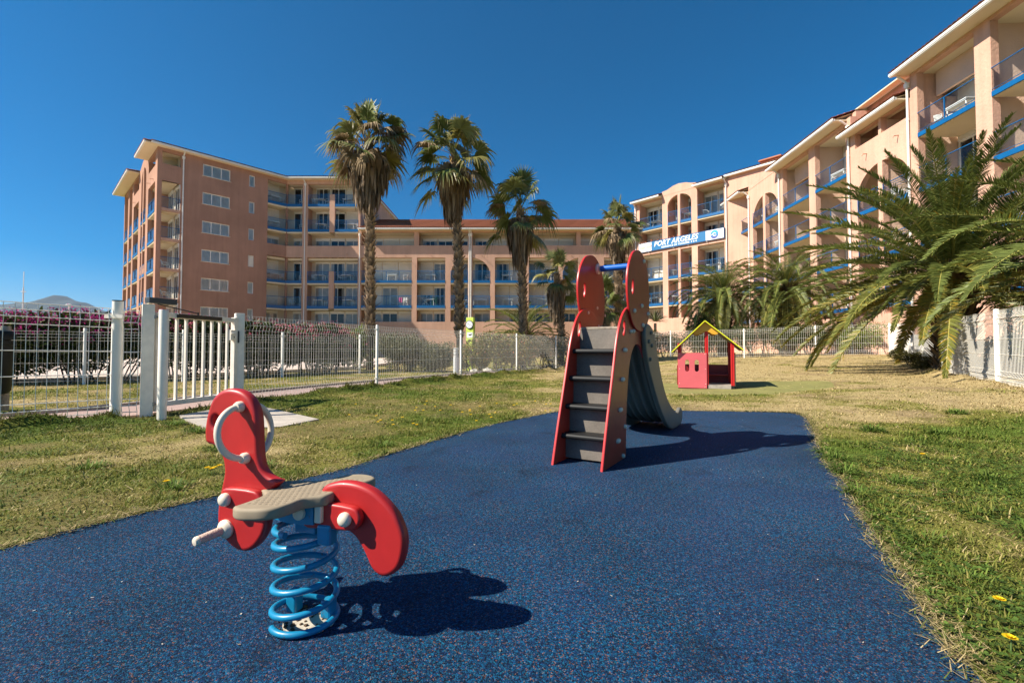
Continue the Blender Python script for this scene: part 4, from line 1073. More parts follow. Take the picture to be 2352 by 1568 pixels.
def furnish(F, u0, u1, d, z, floor, bay, where, rr, what=None):
    w = u1 - u0
    lab = f'{FLOOR[floor]} balcony, {ORD[bay]} bay from left, {where}'
    what = what or rr.choice(['tc', 'tcc', 'c', 'tc', 't', 'tcc', ''])
    if w < 2.0: what = what.replace('cc', 'c')
    if 't' in what: put('balcony_table', F, u0 + w * rr.uniform(0.40, 0.6), d * 0.45, z, rr.uniform(-0.15, 0.15), f'white plastic table on the {lab}', 'table', 'white tables on the balconies')
    n = what.count('c')
    for i in range(n):
        pos = [0.16, 0.85][i] if n == 2 else rr.choice([0.15, 0.86])
        side = (['left ', 'right '][i]) if n == 2 else ''
        put('plastic_chair', F, u0 + w * pos, d * rr.uniform(0.3, 0.55), z, (R(90) if pos < 0.5 else R(-90)) + rr.uniform(-0.5, 0.5), f'{side}white plastic chair on the {lab}', 'chair', 'white plastic chairs on the balconies')

rr = random.Random(12)
def backwins(F, root, u0, u1, z, d, rr, top=2.15, kinds=None, gap=0.12, n=None):
    """sliding doors across the back wall of a loggia"""
    w = u1 - u0; n = n or max(1, round(w / 1.65)); cw = w / n
    for i in range(n):
        k = kinds[i] if kinds else rr.choice(['shutter', 'shutter', 'curtain', 'open', 'curtain', 'half', 'dark'])
        a, b = u0 + cw * i + gap / 2, u0 + cw * (i + 1) - gap / 2
        if k == 'half': window(F, root, a, b, z + 0.03, z + top, d, 'open', 2, shut=-rr.choice([0.3, 0.4, 0.55]))
        elif k == 'shutter': window(F, root, a, b, z + 0.03, z + top, d, 'shutter', 1)
        else: window(F, root, a, b, z + 0.03, z + top, d, k, 2)

# ---------------------------------------------------------------- middle wing
MW = thing('apartment_building', 'long middle wing with arches, a tiled roof and blue balcony edges', 'building', group='apartment buildings')
FM = Fac((-16.5, 51), (1, 0))
bays = [(0.15, 5.63), (6.18, 9.26), (9.84, 11.72), (12.21, 14.12), (14.65, 17.81), (18.31, 21.6), (22.0, 23.7), (24.2, 25.94), (26.49, 29.35)]
tops = [(0.15, 5.85), (6.38, 11.72), (12.21, 17.8), (18.3, 23.5), (23.96, 29.35)]
ops = [(a, b, 3.83, 10.79) for a, b in bays] + [(a, b, 12.12, 13.55) for a, b in tops]
mb = MB().mat('stucco_brown'); FM.wall(mb, 0.0, 29.9, -0.2, 13.95, ops)
for a, b in ((9.84, 11.72), (12.21, 14.12)): FM.arch(mb, a, b, 10.79, 11.98, 2.14, 1.80, 8.98)
for a, b in ((22.0, 23.7), (24.2, 25.94)): FM.arch(mb, a, b, 10.79, 23.97, 1.97, 1.80, 8.98)
FM.box(mb, 0.0, 29.9, 0.6, 12.0, -0.2, 2.7)
mb.build('wall', MW)
mb = MB().mat('loggia_paint'); DM = 1.7
FM.box(mb, 0.0, 30.6, DM, DM + 0.3, 2.7, 14.3); mb.build('loggia_back_wall', MW)
mb = MB().mat('stucco_brown')
for a, b in zip(bays[:-1], bays[1:]):
    c = (a[1] + b[0]) / 2
    if abs(c - 11.96) < 0.2 or abs(c - 23.95) < 0.2: continue
    FM.box(mb, c - 0.1, c + 0.1, 0.325, DM - 0.005, 3.0, 10.9)
for a, b in zip(tops[:-1], tops[1:]):
    c = (a[1] + b[0]) / 2; FM.box(mb, c - 0.1, c + 0.1, 0.325, DM - 0.005, 10.95, 13.9)
mb.build('partition', MW)
mb = MB().mat('soffit_paint'); FM.box(mb, 0.1, 29.7, 0.325, DM, 10.55, 10.78); mb.build('loggia_ceiling', MW)
mb = MB().mat('soffit_paint'); FM.box(mb, 0.1, 29.7, 0.325, DM, 13.57, 13.70); mb.build('loggia_ceiling', MW)
mb = MB().mat('soffit_paint'); FM.box(mb, 0.1, 29.7, 0.325, DM, 2.5, 2.72); mb.build('loggia_floor', MW)
kM = {0: [['curtain', 'dark', 'shutter'], ['curtain', 'open'], ['open'], ['curtain'], ['shutter', 'curtain'], ['dark', 'curtain'], ['dark'], ['curtain'], ['curtain', 'dark']],
      1: [['shutter', 'curtain', 'shutter'], ['half', 'open'], ['curtain'], ['shutter'], ['shutter', 'shutter'], ['shutter', 'shutter'], ['shutter'], ['dark'], ['dark', 'curtain']],
      2: [['shutter', 'shutter', 'shutter'], ['shutter', 'curtain'], ['curtain'], ['open'], ['open', 'shutter'], ['curtain', 'half'], ['curtain'], ['curtain'], ['curtain', 'open']]}
fM = {1: ['c', 't', 'c', 'tc', 't', 'tc', '', 't', ''], 2: ['tcc', 'tc', 'c', 'c', 't', 'tc', 'c', 't', 't']}
arch_b = {2, 3, 6, 7}
for fl, (zb, zt, zf) in enumerate([(0, 3.83, 0), (5.31, 5.61, 5.12), (8.04, 8.32, 7.89)]):
    for i, (a, b) in enumerate(bays):
        z = zt if fl else 2.75
        backwins(FM, MW, a + 0.05, b - 0.05, z, DM, rr, top=2.1, kinds=kM[fl][i])
        if fl:
            balcony(FM, MW, a, b, DM, zb, zt, 'bars' if i in arch_b else 'glass', zfb=zf, h=1.0)
            furnish(FM, a, b, DM, zt, fl, i, 'middle wing', rr, fM[fl][i])
for a, b in tops: backwins(FM, MW, a + 0.1, b - 0.1, 10.95, DM, rr, top=2.0)
eave(FM, MW, 0.0, 30.5, 13.72, 0.65, 7.5, 0.375)
for u in (-0.02, 11.87, 12.06): downpipe(FM, MW, u, -0.07, 0.3, 13.75)
mb = MB().mat('stucco_brown')
for u in (4.85, 7.7, 13.2, 19.9, 22.9): mb.tube([FM.p(u, 0.1, 11.05), FM.p(u + 0.02, -0.35, 10.98)], 0.03, 5)
mb.build('waterspout', MW)
put('plastic_chair_green', FM, 8.0, 0.75, 5.61, R(-90), 'stack of green plastic chairs on a first-floor balcony', 'chair stack', None); FURN['plastic_chair_green'].pop('group', None) if False else None
def rack(F, u, d, z, label, cloth=None):
    t = thing('drying_rack', label, 'drying rack', F.p(u, d, z), math.atan2(F.U.y, F.U.x), 'drying racks on the balconies')
    mb = MB().mat('plastic_white')
    for s in (-.25, .25): mb.tube([(-.45, s, 0), (.45, s, .9)], 0.014, 5); mb.tube([(.45, s, 0), (-.45, s, .9)], 0.014, 5)
    for k in range(6): mb.tube([(-.6 + .24 * k, -.27, .9), (-.6 + .24 * k, .27, .9)], 0.008, 4)
    mb.tube([(-.62, -.27, .9), (.62, -.27, .9)], 0.012, 5); mb.tube([(-.62, .27, .9), (.62, .27, .9)], 0.012, 5); mb.build('frame', t)
    if cloth:
        for k, (c, x0, x1) in enumerate(cloth):
            mb = MB().mat(c); n = 6; V = []
            for i in range(n + 1):
                x = x0 + (x1 - x0) * i / n; y = -.28 + 0.02 * math.sin(i * 2.1)
                V += [(x, y, .91), (x, y - 0.02, .36 + 0.03 * math.sin(i))]
            mb.add(V, [(2 * i, 2 * i + 2, 2 * i + 3, 2 * i + 1) for i in range(n)]); o = mb.build('towel', None)
            o.location = t.location; o.rotation_euler = t.rotation_euler
            tag(o, ['magenta towel hung over the drying rack on a middle wing balcony', 'cream towel hung beside the magenta one on the drying rack'][k % 2] if len(cloth) > 1 else 'towel hung on the drying rack', 'towel')
    return t
rack(FM, 7.0, 0.7, 5.61, 'white folding drying rack beside the stack of green chairs')
rack(FM, 4.6, 0.7, 5.61, 'white drying rack with hanging towels on a first-floor balcony', [('towel_pink', -.5, -.05), ('towel_cream', 0.0, .5)])

# ---------------------------------------------------------------- left block
LB = thing('apartment_building', 'tall left block with a plain windowed brown end wall and corner loggias', 'building', group='apartment buildings')
A_DIR = Vector((math.sin(R(41)), math.cos(R(41))))
P3 = Vector((-24.5, 51.0)); P0 = P3 - A_DIR * 11.56
FA = Fac(P0, A_DIR); FL = Fac(P3, (1, 0))
CD = Vector((-math.cos(R(44)), math.sin(R(44)))); FC = Fac(P0 + CD * 20, -CD)
ZE = 19.25
DL = 1.6
# wall A with windows, the corner loggia and the angled first bay
rows = [18.74, 16.0, 13.22, 10.46, 7.71, 4.95]
opsA = [(0.36, 1.82, 16.25, 16.2501)]
opsA = [(0.36, 1.82, 2.5, 16.25), (0.36, 1.82, 17.81, 18.95)]
for z in rows: opsA += [(3.58, 5.98, z - 1.16, z), (7.72, 8.28, z + 0.05 - 1.2, z + 0.05)]
for a, b in ((9.56, 11.555),): opsA += [(a, b, 3.6, 10.81), (a, b, 12.07, 18.85)]
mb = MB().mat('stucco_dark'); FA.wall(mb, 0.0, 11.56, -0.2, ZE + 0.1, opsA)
mb.build('wall', LB)
for k, z in enumerate(rows):
    window(FA, LB, 3.58, 5.98, z - 1.16, z, 0.20, 'curtain', 3, box=0, cmat='curtain_blue')
    window(FA, LB, 7.72, 8.28, z + 0.05 - 1.2, z + 0.05, 0.20, 'shutter' if k == 3 else 'curtain', 1, box=0, cmat='curtain_blue')
for k, z in enumerate(rows):
    mb = MB().mat('soffit_paint'); FA.box(mb, 3.5, 6.06, -0.03, 0.12, z - 1.21, z - 1.165); mb.build('window_sill', LB)
# frontal bays
opsL = [(0.005, 1.69, 3.6, 10.81), (2.28, 7.77, 3.6, 10.81), (0.005, 1.69, 12.07, 18.85), (2.28, 7.77, 12.07, 18.85)]
mb = MB().mat('stucco_brown'); FL.wall(mb, 0.0, 8.0, -0.2, ZE + 0.1, opsL)
FL.box(mb, 4.65, 5.22, -0.045, 0.3, 5.21, 9.30); FL.box(mb, 4.65, 5.22, -0.045, 0.3, 13.55, 17.70)
FL.box(mb, 1.9, 2.1, 0.325, DL - 0.005, 2.7, 19.0)
FL.box(mb, 7.78, 7.98, 0.325, 14.5, -0.2, ZE + 0.1)
mb.build('wall', LB)
mb = MB().mat('stucco'); 
# plain right end wall rising above the middle wing roof
FL.quad(mb, (8.02, 0.33, 13.0), (8.02, 16, 13.0), (8.02, 16, 19.3), (8.02, 0.33, 19.3)); FL.quad(mb, (8.0, 0.33, 13.0), (8.0, 0.33, 19.3), (8.02, 0.33, 19.3), (8.02, 0.33, 13.0))
mb.build('end_wall', LB)
mb = MB().mat('loggia_paint'); FL.box(mb, -0.75, 7.9, DL, DL + 0.3, 2.6, 19.2); FA.box(mb, 9.3, 12.3, DL, DL + 0.25, 2.6, 19.2); mb.build('loggia_back_wall', LB)
mb = MB().mat('stucco_brown'); FA.box(mb, 9.30, 9.54, 0.325, DL - 0.01, 2.6, 19.1); mb.build('partition', LB)
for zz in (10.55, 2.45, 18.88):
    mb = MB().mat('soffit_paint'); FL.box(mb, -0.02, 7.8, 0.325, DL, zz, zz + 0.22); FA.box(mb, 9.5, 12.3, 0.325, DL, zz + 0.004, zz + 0.216); mb.build('loggia_ceiling', LB)
for fl, (zb, zt) in enumerate([(None, 2.68), (5.23, 5.55), (8.0, 8.29), (None, 10.80), (13.6, 13.9), (16.36, 16.66)]):
    if zb:
        balcony(FA, LB, 9.58, 11.54, DL, zb, zt, 'glass', zfb=zb - 0.15); balcony(FL, LB, 0.02, 1.68, DL, zb, zt, 'glass', zfb=zb - 0.15, posts=0)
        balcony(FL, LB, 2.29, 4.64, DL, zb, zt, 'bars', zfb=zb - 0.15); balcony(FL, LB, 5.23, 7.76, DL, zb, zt, 'bars', zfb=zb - 0.15)
        if fl == 1: rack(FA, 10.5, 0.7, zt, 'white drying rack with a dark red cloth on a left block balcony')
        else: furnish(FA, 9.7, 11.5, DL, zt, fl, 0, 'left block angled part', rr, 'tc')
        furnish(FL, 0.1, 1.6, DL, zt, fl, 1, 'left block', rr, 'c'); furnish(FL, 2.4, 4.6, DL, zt, fl, 2, 'left block', rr, 'tcc' if fl in (2, 5) else 'tc'); furnish(FL, 5.3, 7.7, DL, zt, fl, 3, 'left block', rr, 'tc')
    ks = [['shutter'], ['dark'], ['curtain', 'open', 'curtain']] if fl not in (4, 5) else [['shutter'], ['dark'], ['open', 'dark', 'shutter']]
    if fl in (0, 3): ks = [['curtain'], ['curtain'], ['curtain', 'dark', 'curtain']]
    backwins(FA, LB, 9.75, 11.4, zt, DL, rr, kinds=ks[0]); backwins(FL, LB, 0.05, 1.7, zt, DL, rr, kinds=ks[1]); backwins(FL, LB, 2.5, 7.6, zt, DL, rr, kinds=ks[2])
# corner facade turned away to the left
opsC = [(15.65, 19.06, 2.5, 16.3), (15.65, 19.06, 17.8, 18.95), (11.75, 12.6, 9.18, 19.1), (13.1, 14.43, 9.18, 19.1), (11.75, 12.6, 2.5, 7.9), (13.1, 14.43, 2.5, 7.9), (7.0, 10.29, 2.5, 16.35), (7.0, 10.29, 17.6, 18.95), (4.0, 6.0, 2.5, 18.95), (0.4, 3.0, 2.5, 18.95)]
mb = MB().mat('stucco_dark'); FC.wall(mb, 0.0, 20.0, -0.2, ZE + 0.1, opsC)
for a, b in ((11.75, 12.6), (13.1, 14.43)): FC.arch(mb, a, b, 19.1, 13.09, 1.36, 1.4, 17.7)
prof_ = [(10.5, 19.35), (10.9, 19.42), (11.8, 19.75), (12.4, 19.95), (13.8, 19.95), (14.4, 19.75), (15.2, 19.42), (15.6, 19.35)]
for (u, z), (v, w) in zip(prof_[:-1], prof_[1:]):
    P = FC.p; mb.hexa([P(u, 0.0, ZE + 0.1), P(v, 0.0, ZE + 0.1), P(v, 0.3, ZE + 0.1), P(u, 0.3, ZE + 0.1), P(u, 0.0, z), P(v, 0.0, w), P(v, 0.3, w), P(u, 0.3, z)])
mb.build('wall', LB)
mb = MB().mat('loggia_paint'); FC.box(mb, 0.0, 18.2, DL + 0.1, DL + 0.4, 2.5, 19.2); FA.box(mb, 1.86, 2.1, 0.325, DL - 0.01, 2.5, 19.2); mb.build('loggia_back_wall', LB)
mb = MB().mat('stucco')
for u in (15.1, 11.1, 6.5, 3.4): FC.box(mb, u - 0.12, u + 0.12, 0.325, DL + 0.09, 2.5, 19.1)
mb.build('partition', LB)
for fl, (zb, zt) in enumerate([(None, 2.68), (5.27, 5.52), (8.02, 8.27), (10.78, 11.03), (13.51, 13.76), (16.25, 16.5)]):
    if zb and fl < 5:
        for a, b in ((15.66, 19.05), (11.76, 12.59), (13.11, 14.42), (7.01, 10.28), (4.01, 5.99), (0.41, 2.99)):
            balcony(FC, LB, a, b, DL, zb, zt, 'bars' if 11 < a < 15 else 'glass', zfb=zb - 0.12)
        mb = MB().mat('stucco_brown'); FA.box(mb, 0.37, 1.81, 0.02, 0.30, zb, zt); mb.mat('soffit_paint'); FA.box(mb, 0.34, 1.84, 0.302, 2.2, zb + 0.003, zt - 0.01); b_ = mb.build('balcony', LB)
        mb = MB().mat('blue_metal'); mb.tube([FA.p(0.36, 0.05, zt + 1.0), FA.p(1.82, 0.05, zt + 1.0)], 0.024, 6); mb.tube([FA.p(0.36, 0.05, zt + 0.08), FA.p(1.82, 0.05, zt + 0.08)], 0.016, 5); mb.build('railing', b_)
        mb = MB().mat('rail_glass'); FA.quad(mb, (0.37, 0.06, zt + 0.1), (1.81, 0.06, zt + 0.1), (1.81, 0.06, zt + 0.97), (0.37, 0.06, zt + 0.97)); mb.build('glass_panel', b_)
        if fl in (1, 2): put('plastic_chair', FA, 0.9, 0.8, zt, R(60), f'white plastic chair on the {FLOOR[fl]} corner loggia at the left block end', 'chair', 'white plastic chairs on the balconies')
    if fl == 5:
        mb = MB().mat('soffit_paint'); FC.box(mb, 0.05, 19.9, 0.325, DL, zb, zt); mb.build('loggia_ceiling', LB)
    backwins(FC, LB, 15.8, 17.9, zt, DL + 0.1, rr, kinds=['curtain']); backwins(FC, LB, 7.1, 10.2, zt, DL + 0.1, rr)
    # the door wall seen end-on inside the corner loggia
    Fx = Fac(FA.p(1.86, 1.60, 0)[:2], FA.N)
    if fl < 5: backwins(Fx, LB, 0.1, 1.52, zt, 0.0, rr, kinds=['curtain'], top=2.2)
mb = MB().mat('soffit_paint'); FA.box(mb, 0.33, 1.85, 0.33, 2.2, 18.97, 19.1); FA.box(mb, 0.33, 1.85, 1.66, 1.75, 16.5, 18.96); mb.build('loggia_ceiling', LB)
eave(FA, LB, -0.55, 11.9, ZE, 0.6, 4.0, 0.12); eave(FL, LB, -0.2, 8.1, ZE + 0.012, 0.6, 9.0, 0.12)
eave(FC, LB, 15.2, 20.5, ZE - 0.015, 0.95, 0.9, 0.03); eave(FC, LB, -0.6, 10.5, ZE - 0.02, 0.95, 2.5, 0.06)
downpipe(FA, LB, 1.98, -0.07, 0.2, ZE + 0.02, 0.06); downpipe(FL, LB, 2.0, -0.07, 0.2, ZE + 0.02, 0.06)
mb = MB().mat('tile_red'); FL.box(mb, 7.9, 8.25, 0.3, 16, 19.3, 19.46); mb.mat('gutter_white'); FL.box(mb, 8.025, 8.22, 0.3, 16, 19.12, 19.298); mb.build('verge', LB)
mb = MB().mat('stucco_brown')
for F_, u, z in ((FA, 10.2, 11.15), (FA, 11.1, 11.1), (FL, 3.0, 11.15), (FL, 6.6, 11.15), (FC, 16.5, 16.7), (FC, 18.2, 16.7), (FC, 8.0, 16.7)): mb.tube([F_.p(u, 0.1, z), F_.p(u, -0.30, z - 0.05)], 0.03, 5)
mb.build('waterspout', LB)

# ---------------------------------------------------------------- corner block with the sign
CB = thing('apartment_building', 'corner block carrying the long blue lettered sign across its face', 'building', group='apartment buildings')
FS = Fac((13.4, 51.0), (math.cos(R(50)), -math.sin(R(50))))
ZS = 16.55
opsS = [(a, b, z0, z1) for a, b in ((0.57, 3.32), (3.94, 5.07), (5.36, 6.54), (7.16, 9.79)) for z0, z1 in ((4.02, 10.86), (12.15, 16.44))]
mb = MB().mat('stucco'); FS.wall(mb, -0.1, 10.3, -0.2, ZS + 0.1, opsS)
for a, b in ((3.94, 5.07), (5.36, 6.54)): FS.arch(mb, a, b, 16.44, 5.24, 1.31, 1.05, 15.38)
pr = [(3.32, 17.1), (3.9, 17.16), (4.6, 17.42), (5.2, 17.5), (6.0, 17.40), (6.5, 17.22), (7.1, 17.1)]
for (u, z), (v, w) in zip(pr[:-1], pr[1:]):
    P = FS.p; mb.hexa([P(u, -0.02, ZS + 0.1), P(v, -0.02, ZS + 0.1), P(v, 0.34, ZS + 0.1), P(u, 0.34, ZS + 0.1), P(u, -0.02, z), P(v, -0.02, w), P(v, 0.34, w), P(u, 0.34, z)])
FS.box(mb, 5.10, 5.33, -0.03, 0.29, 3.9, 16.3)
FS.box(mb, 10.3, 17.5, 0.0, 0.3, -0.2, 16.9)
mb.build('wall', CB)
mb = MB().mat('loggia_paint'); FS.box(mb, -0.4, 10.3, 1.7, 2.0, 2.5, 16.6); mb.build('loggia_back_wall', CB)
mb = MB().mat('stucco')
for u in (0.2, 3.63, 5.21, 6.85, 10.0): FS.box(mb, u - 0.12, u + 0.12, 0.325, 1.69, 2.5, 16.5)
mb.build('partition', CB)
for zz in (10.66, 2.5, 16.46):
    mb = MB().mat('soffit_paint'); FS.box(mb, 0.0, 10.2, 0.326, 1.69, zz, zz + 0.2); mb.build('loggia_ceiling', CB)
kS = [[['shutter', 'shutter'], ['shutter'], ['shutter'], ['curtain', 'dark']], [['curtain', 'curtain'], ['shutter'], ['open'], ['open', 'open']], [['shutter', 'shutter'], ['shutter'], ['curtain'], ['open', 'half']], [['shutter', 'shutter'], ['shutter'], ['open'], ['open', 'curtain']], [['open', 'curtain'], ['dark'], ['curtain'], ['curtain', 'curtain']]]
fS = {1: ['tc', 't', 'c', 'tc'], 2: ['tc', 'tc', 'c', 'tc'], 4: ['tcc', 'c', 't', 'cc']}
for fl, (zb, zt) in enumerate([(None, 2.75), (5.37, 5.62), (8.02, 8.27), (None, 10.87), (13.5, 13.75)]):
    for i, (a, b) in enumerate(((0.57, 3.32), (3.94, 5.07), (5.36, 6.54), (7.16, 9.79))):
        backwins(FS, CB, a - 0.1, b + 0.1, zt, 1.7, rr, kinds=kS[fl][i], top=2.2)
        if zb:
            balcony(FS, CB, a, b, 1.7, zb, zt, 'bars' if i in (1, 2) else 'glass', zfb=zb - 0.12, h=1.08)
            furnish(FS, a, b, 1.7, zt, fl, i, 'sign block', rr, fS[fl][i])
eave(FS, CB, -0.1, 3.28, ZS, 0.6, 5.0, 0.32); eave(FS, CB, 7.05, 9.9, ZS, 0.6, 5.0, 0.32)
eave(FS, CB, 10.0, 17.6, 16.75, 0.25, 5.0, 0.32)
downpipe(FS, CB, 10.02, -0.08, 0.3, ZS); downpipe(FS, CB, 0.1, -0.08, 0.3, ZS)
mb = MB().mat('terracotta'); FS.box(mb, 12.6, 14.2, 1.2, 2.2, 17.3, 17.75); FS.box(mb, 12.45, 14.35, 1.05, 2.35, 17.752, 17.86); mb.build('chimney', CB)
SGN = thing('name_sign', 'long blue and white lettered sign across the corner block', 'sign')
mb = MB().mat('sign_edge'); FS.box(mb, 0.52, 9.86, -0.17, -0.06, 11.14, 12.14); mb.build('sign_box', SGN)
mb = MB().mat('sign_blue'); FS.box(mb, 2.14, 8.05, -0.178, -0.172, 11.19, 12.09); mb.build('blue_panel', SGN)
mb = MB().mat('sign_white'); FS.box(mb, 0.57, 2.12, -0.178, -0.172, 11.19, 12.09); mb.build('white_panel', SGN); mb = MB().mat('sign_white'); FS.box(mb, 8.07, 9.81, -0.178, -0.172, 11.19, 12.09); mb.build('white_panel', SGN)
def onS(u, z, d=-0.180):
    P = Vector(FS.p(u, d, z)); return Matrix(((FS.U.x, 0, FS.N.x, P.x), (FS.U.y, 0, FS.N.y, P.y), (0, 1, 0, P.z), (0, 0, 0, 1)))
text_mesh('lettering', 'PORT ARGELES', 0.72, onS(2.42, 11.55) @ Matrix.Scale(0.97, 4, (1, 0, 0)), 'sign_white', SGN, shear=0.22, bold=0.014, spacing=1.03)
text_mesh('lettering', 'RESIDENCE DE TOURISME', 0.255, onS(3.30, 11.27), 'sign_white', SGN, bold=0.005, spacing=1.06)
mb = MB().mat('sign_white')
for k in range(3):
    cx, cz = 6.62 + k * 0.24, 11.36; V = []
    for i in range(10):
        a_ = math.pi / 2 + i * math.pi / 5; q = 0.105 if i % 2 == 0 else 0.045
        V.append(FS.p(cx + q * math.cos(a_), -0.183, cz + q * math.sin(a_)))
    mb.add(V, [tuple(range(9, -1, -1))])
mb.build('star_rating', SGN)
text_mesh('lettering', 'mer', 0.42, onS(0.62, 11.50), 'sign_salmon', SGN, shear=0.25, bold=0.010)
text_mesh('lettering', 'golf', 0.42, onS(1.45, 11.50), 'sign_salmon', SGN, shear=0.25, bold=0.010)
def disc(mb, c, z, r0, r1, d, n=28):
    V = []
    for i in range(n):
        a_ = 2 * math.pi * i / n; V += [FS.p(c + r0 * math.cos(a_), d, z + r0 * math.sin(a_)), FS.p(c + r1 * math.cos(a_), d, z + r1 * math.sin(a_))]
    mb.add(V, [(2 * i, 2 * i + 1, (2 * i + 3) % (2 * n), (2 * i + 2) % (2 * n)) for i in range(n)])
mb = MB().mat('dark_grey_metal'); disc(mb, 1.34, 11.62, 0.07, 0.105, -0.182); mb.build('emblem', SGN)
m, nt, b_ = nodes_of('logo_blend'); N, L = nt.nodes, nt.links
tc_ = N.new('ShaderNodeTexCoord'); sx = N.new('ShaderNodeSeparateXYZ'); L.new(tc_.outputs['Generated'], sx.inputs[0]); cr_ = N.new('ShaderNodeValToRGB')
cr_.color_ramp.elements[0].color = (0.10, 0.06, 0.30, 1); cr_.color_ramp.elements[1].color = (0.02, 0.42, 0.62, 1); L.new(sx.outputs[2], cr_.inputs[0]); L.new(cr_.outputs[0], b_.inputs['Base Color']); b_.inputs['Roughness'].default_value = 0.4
MATS['logo_blend'] = m
mb = MB().mat('logo_blend'); disc(mb, 8.92, 11.64, 0.0005, 0.40, -0.182, 36); emb = mb.build('emblem', SGN)
mb = MB().mat('sign_white')
wv = [(8.53, 11.60, .012), (8.66, 11.63, .03), (8.78, 11.72, .045), (8.90, 11.79, .05), (9.03, 11.74, .035), (9.10, 11.66, .01)]
wv2 = [(8.80, 11.72, .012), (8.78, 11.62, .030), (8.86, 11.53, .040), (9.0, 11.51, .035), (9.12, 11.55, .012)]
for w_ in (wv, wv2):
    V = []
    cp = catmull([(a_, b2, c_) for a_, b2, c_ in w_], 4, closed=False)
    for a_, b2, c_ in cp: V += [FS.p(a_, -0.185, b2 - c_), FS.p(a_, -0.185, b2 + c_)]
    mb.add(V, [(2 * i, 2 * i + 2, 2 * i + 3, 2 * i + 1) for i in range(len(cp) - 1)])
mb.build('wave', emb)
mb = MB().mat('gutter_white')
for u in (1.8, 4.7, 6.3, 8.2): mb.tube([FS.p(u, -0.02, 11.06), FS.p(u, -0.28, 11.02), FS.p(u, -0.30, 11.10)], 0.022, 5)
mb.build('lamp_bracket', SGN)
for k, u in enumerate((0.75, 0.95, 1.25, 1.95, 2.7, 3.1, 4.1, 4.55, 5.0)):
    mb = MB().mat('terracotta'); h_ = 0.16 if k not in (3, 8) else 0.26; mb.lathe([(0.05, 0), (0.075, h_ - 0.04), (0.085, h_ - 0.04), (0.085, h_)], FS.p(u, 0.12, 12.152), 9)
    tag(mb.build('flower_pot'), f'small terracotta pot, {ORD[k] if k < 8 else "last"} from the left along the ledge above the sign', 'flower pot', 'terracotta pots on the ledge above the sign')

# ---------------------------------------------------------------- right wing
RW = thing('apartment_building', 'sunlit right wing with white gutters, tall arches and blue balconies', 'building', group='apartment buildings')
aw = R(2.5); FW = Fac((20.6, 40.0), (-math.sin(aw), -math.cos(aw)))
DW = 2.0; ZW = 14.55
opsW = [(-3.76, -1.0, 9.8, 14.42), (-3.76, -1.0, 3.0, 8.3)]
opsW += [(a, b, 2.8, 13.45) for a, b in ((-0.09, 1.67), (2.07, 4.09))] + [(a, b, 2.8, 14.42) for a, b in ((4.77, 8.11), (8.85, 11.95), (17.23, 20.22), (20.95, 24.6), (25.3, 29.0))]
opsW += [(a, b, 2.8, 11.05) for a, b in ((12.86, 14.5), (14.83, 16.63))] + [(12.75, 14.6, 12.55, 13.4), (14.8, 16.6, 12.55, 13.4)]
mb = MB().mat('stucco')
FW.wall(mb, -4.9, 12.4, -0.2, ZW + 0.12, [o for o in opsW if o[1] < 12.4]); FW.wall(mb, 12.401, 16.8, -0.2, 13.42, [o for o in opsW if 12.4 < o[0] < 16.8]); FW.wall(mb, 16.801, 30.0, -0.2, ZW + 0.12, [o for o in opsW if o[0] > 16.8])
FW.box(mb, -0.8, 4.3, -0.02, 0.30, ZW + 0.122, 14.98)
for a, b in ((-0.09, 1.67), (2.07, 4.09)): FW.arch(mb, a, b, 13.45, 2.0, 2.09, 1.75, 11.70)
for a, b in ((12.86, 14.5), (14.83, 16.63)): FW.arch(mb, a, b, 11.05, 14.75, 1.89, 1.5, 9.55)
mb.build('wall', RW)
mb = MB().mat('stucco'); FW.box(mb, 12.0, 17.1, 1.25, 1.5, 13.0, 15.3); FW.box(mb, 11.95, 12.39, 0.33, 1.5, 12.0, 15.0); FW.box(mb, 16.81, 17.1, 0.33, 1.5, 12.0, 15.0); mb.build('upper_wall', RW)
mb = MB().mat('loggia_paint'); FW.box(mb, -4.6, 30.0, DW, DW + 0.3, 2.3, 14.6); mb.build('loggia_back_wall', RW)
mb = MB().mat('partition_paint')
for u in (-4.3, -0.55, 1.87, 4.43, 8.48, 12.4, 14.66, 16.95, 20.58, 24.95, 29.6): FW.box(mb, u - 0.12, u + 0.12, 0.325, DW - 0.01, 2.3, 13.3 if 12 < u < 17.2 else 14.5)
for a, b in ((4.77, 8.11), (17.23, 20.22)): FW.box(mb, a, b, 0.9, 1.05, 13.25, 14.45)
mb.build('partition', RW)
nW = 0
bw = [(-3.76, -1.0), (-0.09, 1.67), (2.07, 4.09), (4.77, 8.11), (8.85, 11.95), (12.86, 14.5), (14.83, 16.63), (17.23, 20.22), (20.95, 24.6), (25.3, 29.0)]
for fl, (zb, zt) in enumerate([(None, 2.75), (3.13, 3.35), (5.82, 6.04), (8.52, 8.74), (11.22, 11.43)]):
    for i, (a, b) in enumerate(bw):
        if fl == 0: continue
        if i in (5, 6) and fl == 4: 
            continue
        backwins(FW, RW, a - 0.05, b + 0.05, zt, DW, rr, top=2.2)
        if i == 0 and fl == 3:
            continue
        balcony(FW, RW, a, b, DW, zb, zt, 'bars' if i in (1, 2, 5, 6) else 'glass', zfb=zb - 0.02, h=0.98)
        if fl >= 3 and i < 9: furnish(FW, a, b, DW, zt, fl, i, 'right wing', rr)
mb = MB().mat('soffit_paint'); FW.box(mb, 12.5, 16.8, 0.326, DW - 0.01, 11.15, 11.35); mb.build('loggia_ceiling', RW)
for a, b in ((-4.8, -1.0), (4.0, 12.3), (16.9, 29.9)):
    mb = MB().mat('soffit_paint'); FW.box(mb, a, b, 0.326, DW - 0.01, 14.44, 14.53); mb.build('loggia_ceiling', RW)
